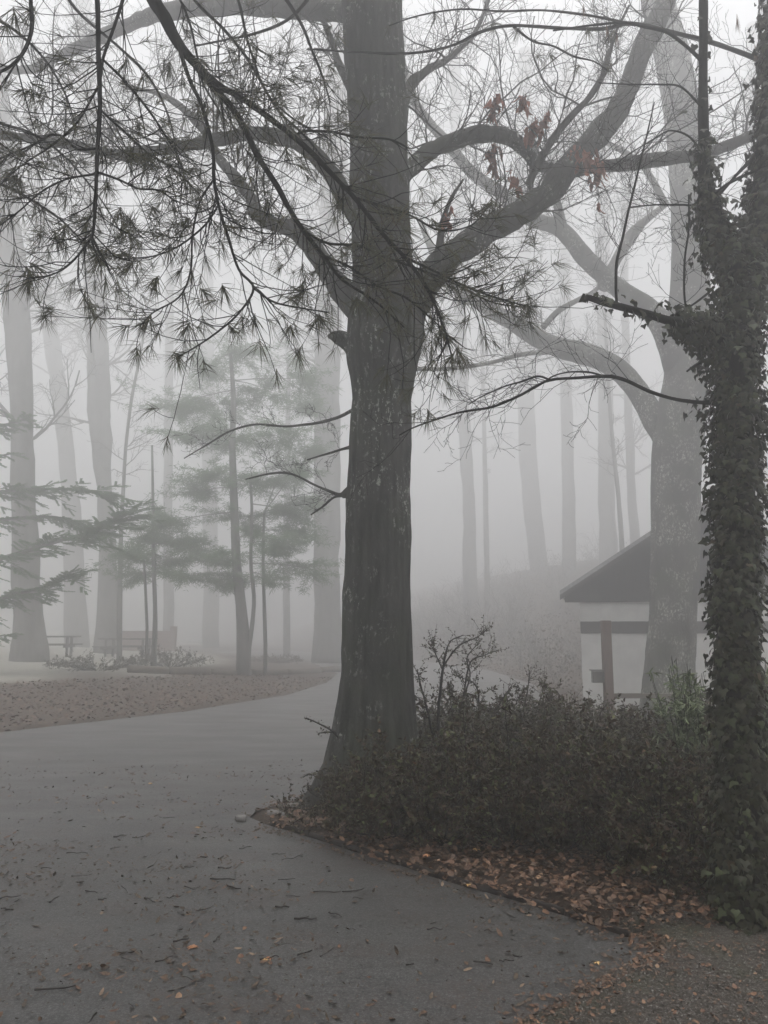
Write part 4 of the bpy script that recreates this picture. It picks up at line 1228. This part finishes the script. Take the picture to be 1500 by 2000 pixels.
for pp, Y in spr:
    P, R = path3(pp, Y, Y, 6)
    st.tube(P, np.maximum(R, .002), 5, .1, 20)
    for k in range(30):
        f = RNG.uniform(.1, 1); p, t = at_frac(P, f)
        s = norm(RNG.normal(size=3) + t * .7); L = RNG.uniform(.05, .2)
        q = np.array([p + s * L * u_ + np.array([0, 0, .02 * u_]) for u_ in np.linspace(0, 1, 4)])
        st.line(q, np.linspace(.0022, .0012, 4), 3)
        n = 8; u_ = RNG.uniform(.1, 1.05, (n, 1))
        leaves(fo, q[0] + (q[-1] - q[0]) * u_, s * .4 + RNG.normal(size=(n, 3)), RNG.uniform(.7, 1.2, n) * .024, .5, .3, .2)
st.build('stem', 'shrub_stem', sp); fo.build('foliage', 'shrub_leaf', sp)

# pale strap-leaved shrub at the forked tree
for px, Y, lab in ((1352, 6.6, 'pale green drooping leaved bush left of the ivy trunk'), (1492, 6.2, 'pale green bush behind the right side of the ivy trunk')):
    c_ = at(px, 1600, Y); c_[2] = 0
    z = gz(c_[0], Y)
    e = empty('pale_bush', (c_[0], Y, z), lab, 'bush')
    st = MB(); fo = MB()
    for k in range(60):
        a = RNG.uniform(0, 6.28); rr = RNG.uniform(.02, .28)
        tip = np.array([c_[0] + math.cos(a) * rr, Y + math.sin(a) * rr, z + RNG.uniform(.7, 1.35)])
        b = np.array([c_[0], Y, z]) + RNG.normal(0, .04, 3) * [1, 1, 0]
        P = catmull([b, (b + tip) / 2 + [0, 0, .1], tip], 4); st.line(P, np.linspace(.005, .002, 9), 4)
        for kk in range(3):
            f = RNG.uniform(.5, 1); p, t = at_frac(P, f); n = 9
            leaves(fo, p + RNG.normal(0, .012, (n, 3)), RNG.normal(size=(n, 3)) * .8 + [0, 0, -.35], RNG.uniform(.05, .095, n), .2, .3, .35)
    st.build('stem', 'twig_bark', e); fo.build('foliage', 'pale_leaf', e)

# low sprigs round the oak foot
sg = empty('ground_ivy', (*flat(600, 1575), .03), 'low trailing green sprigs spreading left from the foot of the oak', 'plant')
fo = MB(); st = MB()
for k in range(170):
    px, py = RNG.uniform(545, 700), RNG.uniform(1566, 1632)
    x, y = flat(px, py); z = gz(x, y)
    d = norm([RNG.normal(), RNG.normal(), RNG.uniform(.3, 1.6)]); L = RNG.uniform(.06, .2)
    q = np.array([np.array([x, y, z]) + d * L * u_ for u_ in np.linspace(0, 1, 4)]); st.line(q, np.linspace(.003, .001, 4), 3)
    n = 12; leaves(fo, q[0] + (q[-1] - q[0]) * RNG.uniform(.1, 1, (n, 1)), d * .4 + RNG.normal(size=(n, 3)), RNG.uniform(.018, .032, n), .55, .3, .2)
for pp in ([(660, 1440, 3), (645, 1425, 4), (620, 1412, 3), (598, 1402, 3)], [(655, 1430, 3), (640, 1430, 3), (622, 1432, 2)], [(640, 1530, 3), (622, 1520, 3), (605, 1512, 2), (592, 1518, 2)], [(625, 1560, 3), (605, 1545, 3), (600, 1530, 2)]):
    P, R = path3(pp, 7.2, 7.1, 4); st.tube(P, np.maximum(R, .002), 4)
    n = 26; leaves(fo, P[RNG.integers(4, len(P), n)] + RNG.normal(0, .012, (n, 3)), RNG.normal(size=(n, 3)), RNG.uniform(.018, .03, n), .5, .3, .2)
st.build('stem', 'twig_bark', sg); fo.build('foliage', 'shrub_leaf', sg)


# ------------------------------------------------------------------ shed, fence post, rail
SY = 19.5
YAW = -math.radians(15)
cx_, cy_ = at(1133, 1200, SY)[:2]                 # front left corner
zb = -.9
z_eave = at(1133, 1176, SY)[2]
# half width: where the turned front reaches pixel column 1366
k_ = (1366 - 750) / F
HW = (k_ * SY - cx_) / (math.cos(YAW) - k_ * math.sin(YAW))
ya = SY + HW * math.sin(YAW)
za = at(1366, 986, ya - .4)[2]
OVH = .46
z_eo = at(1100, 1164, SY)[2]
DEP = 5.0
C0 = (cx_, SY)
W_ = 2 * HW
shed = empty('shed', (cx_ + HW, SY + .5, gz(cx_ + HW, SY)), 'small white walled shed with a dark gable and low pitched roof behind the forked tree', 'shed')
def sb(m, nm, mt): m.turn(C0, YAW); return m.build(nm, mt, shed, smooth=False)
m = MB(); m.box((cx_ + HW, SY + DEP / 2, (z_eave + zb) / 2), (W_, DEP, z_eave - zb)); sb(m, 'wall', 'white_wall')
exl, exr, ax_ = cx_ - OVH, cx_ + W_ + OVH, cx_ + HW
m = MB(); m.prism([(exl + .1, SY - .06, z_eave - .005), (exr - .1, SY - .06, z_eave - .005), (exr - .1, SY - .06, z_eo - .0), (ax_, SY - .06, za - .1), (exl + .1, SY - .06, z_eo - .0)], (0, .05, 0)); sb(m, 'gable', 'dark_board')
bt = MB()
for k in range(13):
    xk = ax_ - 2.4 + .4 * k
    hk = (za - .2 - z_eave) * (1 - abs(xk - ax_) / (ax_ - exl)) - .05
    if hk > .1: bt.box((xk, SY - .075, z_eave + hk / 2 + .02), (.035, .02, hk))
sb(bt, 'gable_batten', 'dark_board')
m = MB(); zt, zb2 = at(1133, 1214, SY)[2], at(1133, 1237, SY)[2]
m.box((cx_ + HW, SY - .015, (zt + zb2) / 2), (W_ + .006, .03, zt - zb2)); sb(m, 'trim_band', 'trim_band')
for ex in (exl, exr):
    ov = np.array([0, DEP + .7, 0])
    a = np.array([ex, SY - .42, z_eo]); b = np.array([ax_, SY - .42, za])
    m = MB(); m.prism([a, b, b + [0, 0, .12], a + [0, 0, .12]], ov); sb(m, 'roof', 'roof_felt')
    m = MB(); a2 = a + [0, -.025, -.11]; b2 = b + [0, -.025, -.11]
    m.prism([a2, b2, b2 + [0, 0, .12], a2 + [0, 0, .12]], (0, .022, 0)); sb(m, 'bargeboard', 'fascia')

FYp = 15.0
px0 = at(1190, 1385, FYp)
fe = empty('timber_fence', (px0[0], FYp, gz(px0[0], FYp)), 'reddish timber post with a low rail in front of the shed', 'fence')
ztop = at(1190, 1212, FYp)[2]; wpost = size_at(17, 1300, FYp)
m = MB(); m.box((px0[0], FYp, (ztop - .9) / 2), (wpost, wpost, ztop + .9), 0, 0, .01); m.build('post', 'red_timber', fe, smooth=False)
m = MB(); zr = at(1190, 1359, FYp)[2]; xr = at(1400, 1360, FYp)[0]
m.box(((px0[0] + wpost / 2 + xr) / 2, FYp, zr), (xr - px0[0] - wpost / 2 - .004, .045, .09), 0, 0, .006); m.build('rail', 'grey_timber', fe, smooth=False)
m = MB(); m.box((xr + wpost / 2 + .004, FYp, zr - .25), (wpost, wpost, .75), 0, 0, .01); m.build('post', 'grey_timber', fe, smooth=False)
bxx = at(1172, 1322, FYp)
e = empty('utility_box', (bxx[0], FYp, at(1172, 1335, FYp)[2]), 'small dark grey box fixed to the left side of the fence post', 'box')
ws = size_at(22, 1320, FYp)
m = MB(); m.box((px0[0] - wpost / 2 - ws / 2 - .003, FYp, bxx[2]), (ws, .14, size_at(22, 1320, FYp)), 0, 0, .008); m.build('casing', 'grey_metal', e, smooth=False)
m = MB(); m.box((px0[0] - wpost / 2 - ws / 2 - .02, FYp - .01, bxx[2] + size_at(13, 1320, FYp)), (ws + .03, .19, .02), 0, 0, .004); m.build('lid', 'grey_metal', e, smooth=False)


# ------------------------------------------------------------------ picnic tables and low brick wall on the lawn
def table(px, py, Y, rz, lab):
    x = at(px, py, Y)[0]; z = gz(x, Y)
    e = empty('picnic_table', (x, Y, z), lab, 'picnic table', 'picnic tables on the misty lawn')
    c_, s_ = math.cos(rz), math.sin(rz)
    R2 = lambda u, v: (x + u * c_ - v * s_, Y + u * s_ + v * c_)
    def part(nm, u, v, zz, size):
        m = MB(); X_, Y_ = R2(u, v); m.box((X_, Y_, z + zz), size, rz, 0, .008); m.build(nm, 'table_wood', e, smooth=False)
    part('table_top', 0, 0, .75, (2.3, .8, .06))
    part('bench', 0, -.72, .44, (2.3, .26, .05)); part('bench', 0, .72, .44, (2.3, .26, .05))
    for u in (-.8, .8):
        part('crossbar', u, 0, .37, (.08, 1.6, .09))
        for v in (-.35, .35): part('leg', u, v, .34, (.09, .09, .76))


table(95, 1240, 31, .15, 'misty picnic table beside the wide trunk at the far left')
table(250, 1255, 33, -.1, 'long misty picnic table right of the narrow waisted trunk')
x0, x1 = at(236, 1200, 44)[0], at(335, 1200, 44)[0]
zw = gz((x0 + x1) / 2, 44)
e = empty('brick_wall', ((x0 + x1) / 2, 44, zw), 'low reddish brick wall with end piers faint in the fog', 'wall')
m = MB(); m.box(((x0 + x1) / 2, 44, zw + .5), (x1 - x0, .25, 1.2)); m.build('wall_panel', 'brick', e, smooth=False)
for xx in (x0 - .16, x1 + .16):
    m = MB(); m.box((xx, 44, zw + .6), (.31, .36, 1.5)); m.build('pier', 'brick', e, smooth=False)

lx = empty('log_edging', (at(400, 1290, 24)[0], 24, gz(at(400, 1290, 24)[0], 24)), 'low dark log edging between the brown bank and the pale clearing', 'edging')
pts_ = []
for px, Y in ((250, 22.5), (330, 23), (410, 24), (490, 25.5), (560, 27), (625, 29), (680, 31)):
    x = at(px, 1280, Y)[0]; pts_.append(np.array([x, Y, gz(x, Y) + .07]))
for a, b_ in zip(pts_[:-1], pts_[1:]):
    d_ = (b_ - a); m = MB(); m.tube(catmull([a + d_ * .01, (a + b_) / 2 + RNG.normal(0, .02, 3), b_ - d_ * .01], 4), .12 + RNG.uniform(-.015, .015), 9, .06, 5); m.build('log', 'grey_timber', lx)


# ------------------------------------------------------------------ leaf litter
def scatter_px(n, region):
    out = []
    while len(out) < n:
        px, py, k = region()
        if RNG.random() < k: out.append(flat(px, py))
    return np.array(out)


lit = MB()
# dense strip along the edging in front of the shrubs
def litter(P, L, lift=.012, mbx=None, wr=.78):
    n = len(P); z = terrain(P[:, 0], P[:, 1])[0]
    inn = inside(P[:, 0], P[:, 1], road_poly)
    z = np.where(inn, .008, z)
    pos = np.stack([P[:, 0], P[:, 1], z + RNG.uniform(.003, lift, n)], -1)
    D = RNG.normal(size=(n, 3)) * [1, 1, .16]
    N = RNG.normal(size=(n, 3)) * [.35, .35, .1] + [0, 0, 1]
    leaves(mbx or lit, pos, D, L, wr, RNG.uniform(.1, .5), RNG.uniform(-.4, .06, (n, 1)), N)


# bed polygon scatter
def uni(n, x0, x1, y0, y1): return np.stack([RNG.uniform(x0, x1, n), RNG.uniform(y0, y1, n)], -1)
Pb = uni(60000, -1.3, 5, 3.4, 9.5)
s_ = terrain(Pb[:, 0], Pb[:, 1])[1]
pathz = (Pb[:, 1] < 4.35) & (Pb[:, 0] > .3)
keep = (s_ > .02) & ~pathz & (RNG.random(len(Pb)) < np.where(Pb[:, 1] < 6.6, .8, .25))
litter(Pb[keep], RNG.uniform(.015, .068, keep.sum()) * RNG.uniform(.6, 1, keep.sum()), .07)
Pg = uni(42000, .2, 3.2, 2.6, 4.6)
s_ = terrain(Pg[:, 0], Pg[:, 1])[1]
keep = (s_ > 0) & (RNG.random(len(Pg)) < .09 + .45 * np.exp(-s_ / .12))
litter(Pg[keep], RNG.uniform(.005, .03, keep.sum()) * RNG.uniform(.5, 1.2, keep.sum()), .02)
# banks and hillside
Pl = uni(26000, -16, -1.5, 9, 26); zz, s_, wl = terrain(Pl[:, 0], Pl[:, 1])
keep = (s_ > .02) & (s_ < 6) & (wl > .5) & (s_ - 5.6 + 1.9 * sstep(14, 24, Pl[:, 1]) < .3)
bk = MB(); litter(Pl[keep], RNG.uniform(.03, .10, keep.sum()), .03, bk)
Ph = uni(9000, .5, 12, 9, 34); zz, s_, wl = terrain(Ph[:, 0], Ph[:, 1])
keep = (s_ > .02) & (wl < .5)
litter(Ph[keep], RNG.uniform(.05, .13, keep.sum()), .04, bk)
tag(bk.build('bank_leaves', 'bank_leaf'), 'dull brown leaves covering the far banks', 'leaves', kind='stuff')
tag(lit.build('leaf_litter', 'litter_leaf'), 'rust brown fallen leaves matted over the bed and banks', 'leaves', kind='stuff')

pb = MB(); Pp = uni(42000, .2, 3.2, 2.6, 4.7); s_ = terrain(Pp[:, 0], Pp[:, 1])[1]
keep = s_ > .0
litter(Pp[keep], RNG.uniform(.003, .011, keep.sum()), .008, pb, .8)
tag(pb.build('gravel', 'pebble'), 'grey gravel of the path corner at the lower right', 'gravel', kind='stuff')
# leaves spilling over the edging and the ragged gravel corner
sp_ = MB()
for a, b_ in zip(ep[:-1], ep[1:]):
    a, b_ = np.array(a), np.array(b_)
    t = RNG.uniform(0, 1, (34, 1)); litter(a + (b_ - a) * t + RNG.normal(.0, .035, (34, 2)), RNG.uniform(.02, .06, 34), .07, sp_)
cr_ = [flat(*q) for q in ((1000, 2005), (1090, 1960), (1200, 1905), (1262, 1868), (1275, 1845), (1225, 1829))]
for a, b_ in zip(cr_[:-1], cr_[1:]):
    a, b_ = np.array(a), np.array(b_)
    t = RNG.uniform(0, 1, (60, 1)); litter(a + (b_ - a) * t + RNG.normal(.0, .07, (60, 2)), RNG.uniform(.008, .035, 60), .012, sp_)
tag(sp_.build('spilled_leaves', 'litter_leaf'), 'rust leaves spilling over the edging and gravel corner', 'leaves', kind='stuff')

# fine debris on the asphalt
db = MB()
n = 60000
Pd = uni(n, -5, 1.6, 3.0, 9.5)
dens = np.clip(.28 + .45 * np.exp(-((Pd[:, 0] + 1.3) ** 2 / 1.5 + (Pd[:, 1] - 3.9) ** 2 / .25)) + .5 * wob(np.stack([Pd[:, 0], Pd[:, 1] * 2.2, np.zeros(n)], -1), 1.3), .03, 1) * np.where(Pd[:, 1] > 6.5, .3, 1) * .8
keep = (RNG.random(n) < dens) & inside(Pd[:, 0], Pd[:, 1], road_poly)
Pd = Pd[keep]
litter(Pd, RNG.uniform(.012, .06, len(Pd)) * RNG.uniform(.35, 1, len(Pd)) ** 1.8 * (.8 + Pd[:, 1] * .06), .006, db, .42)
# scraps gathered against the edging
for a, b in zip(ep[:-1], ep[1:]):
    a, b = np.array(a), np.array(b)
    t = RNG.uniform(0, 1, (60, 1)); q = a + (b - a) * t - np.array([.03, .05]) - np.abs(RNG.normal(0, .05, (60, 2)))
    litter(q, RNG.uniform(.01, .04, 60), .01, db, .5)
tag(db.build('asphalt_debris', 'crumb'), 'fine dark crumbs and needles scattered over the asphalt', 'debris', kind='stuff')
lb = MB()
Pd = uni(2600, -5, 1.6, 3.0, 10)
keep = inside(Pd[:, 0], Pd[:, 1], road_poly) & (RNG.random(2600) < .2 + .5 * np.exp(-((Pd[:, 0] + 1.5) ** 2 / 1.2 + (Pd[:, 1] - 3.85) ** 2 / .12)))
litter(Pd[keep], RNG.uniform(.012, .04, keep.sum()), .008, lb)
tag(lb.build('leaf_scraps', 'litter_leaf'), 'small brown leaf scraps on the asphalt', 'leaves', kind='stuff')

# single twigs lying on the asphalt
tw_px = [(355, 1842, 30, 5), (425, 1838, 45, 3), (550, 1778, 26, 6), (595, 1801, 36, 5), (655, 1792, 28, 4), (640, 1746, 50, 3), (690, 1745, 50, 3), (178, 1746, 34, 5), (245, 1742, 40, 3), (440, 1700, 28, 6), (400, 1679, 18, 5), (432, 1679, 26, 3),
         (275, 1638, 38, 3), (150, 1670, 46, 3), (435, 1722, 48, 4), (370, 1698, 20, 4), (372, 1740, 30, 3), (455, 1738, 44, 4), (570, 1754, 34, 3), (105, 1762, 26, 5), (200, 1762, 18, 4), (290, 1763, 30, 3), (400, 1780, 36, 3), (10, 1715, 44, 3), (20, 1758, 34, 3), (12, 1781, 18, 4),
         (375, 1920, 60, 3), (595, 1868, 34, 4), (640, 1865, 50, 2), (525, 1878, 36, 4), (235, 1637, 30, 3), (110, 1938, 60, 4), (180, 1996, 40, 6), (225, 1660, 20, 3), (945, 1888, 30, 3), (990, 1885, 30, 4), (1010, 1874, 24, 3), (800, 1890, 20, 3), (960, 1825, 24, 3),
         (560, 1850, 36, 2), (1160, 1885, 20, 3), (700, 1760, 24, 2), (320, 1880, 28, 3), (250, 1880, 34, 3), (60, 1720, 30, 2), (480, 1660, 30, 2), (570, 1680, 36, 2), (330, 1600, 24, 2), (420, 1620, 26, 2), (90, 1700, 22, 3), (850, 1820, 26, 3), (545, 1672, 28, 2), (160, 1715, 40, 2), (560, 1722, 32, 3), (345, 1757, 22, 3)]
for k, (px, py, wl_, th) in enumerate(tw_px):
    x, y = flat(px, py); t = math.hypot(x, y)
    L = wl_ / F * y * RNG.uniform(.8, 1.25); r = max(th / F * y * RNG.uniform(.22, .5), .0014)
    a = RNG.normal(0, .6)
    d = np.array([math.cos(a), math.sin(a) * 1.0, 0])
    pts = catmull(np.array([np.array([x, y, .010 + r]) + d * L * (u_ - .5) + np.array([RNG.normal(0, .004), RNG.normal(0, .05 * L), abs(RNG.normal(0, .004))]) for u_ in np.linspace(0, 1, 5)]), 3)
    m = MB(); m.tube(pts, np.linspace(r, r * .55, len(pts)), 6, .15, 40)
    if k % 3 == 0:
        q = pts[6]; s = norm(np.array([d[0], d[1] + RNG.choice([-1, 1]) * .8, .1])); m.tube(np.array([q, q + s * L * .12, q + s * L * .24]), [r * .5, r * .4, r * .25], 4)
    tag(m.build('fallen_twig', 'wet_twig'), 'short dark wet twig lying on the asphalt drive', 'twig', 'fallen twigs on the drive')

# single bright leaves
for px, py, L, mt, lab in ((384, 1620, .085, 'yellow_leaf', 'pale yellow leaf on the asphalt left of the bed tip'), (378, 1857, .10, 'orange_leaf', 'orange leaf lying beside the thick twig in the left foreground'), (925, 1679, .09, 'yellow_leaf', 'pale tan leaf shining on the litter below the middle shrub'),
                           (836, 1693, .08, 'orange_leaf', 'orange curled leaf by the edging right of the oak'), (1265, 1707, .07, 'yellow_leaf', 'tan leaf in the litter below the ivy side shrub'), (527, 1876, .06, 'orange_leaf', 'small brown orange leaf near the front twigs'), (520, 1878, .05, 'yellow_leaf', 'tiny tan leaf touching the brown orange leaf'),
                           (290, 1533, .09, 'yellow_leaf', 'lone pale leaf far up the misty drive'), (915, 1735, .07, 'yellow_leaf', 'pale leaf on the asphalt just in front of the edging'), (1165, 1884, .05, 'yellow_leaf', 'small pale leaf on the asphalt near the gravel corner')):
    x, y = flat(px, py)
    z = .014 if inside(np.array([x]), np.array([y]), road_poly)[0] else gz(x, y) + .05
    L *= .75; a0 = RNG.uniform(0, 6.28)
    m = MB(); leaves(m, [[x, y, z]] * 5, [[math.cos(a0 + q), math.sin(a0 + q), .12] for q in (-1.5, -.75, 0, .75, 1.5)], np.array([.5, .75, 1, .75, .5]) * L * .8, .42, .3, .3, np.array([[0, -.2, 1.0]] * 5))
    tag(m.build('fallen_leaf', mt), lab, 'leaf')
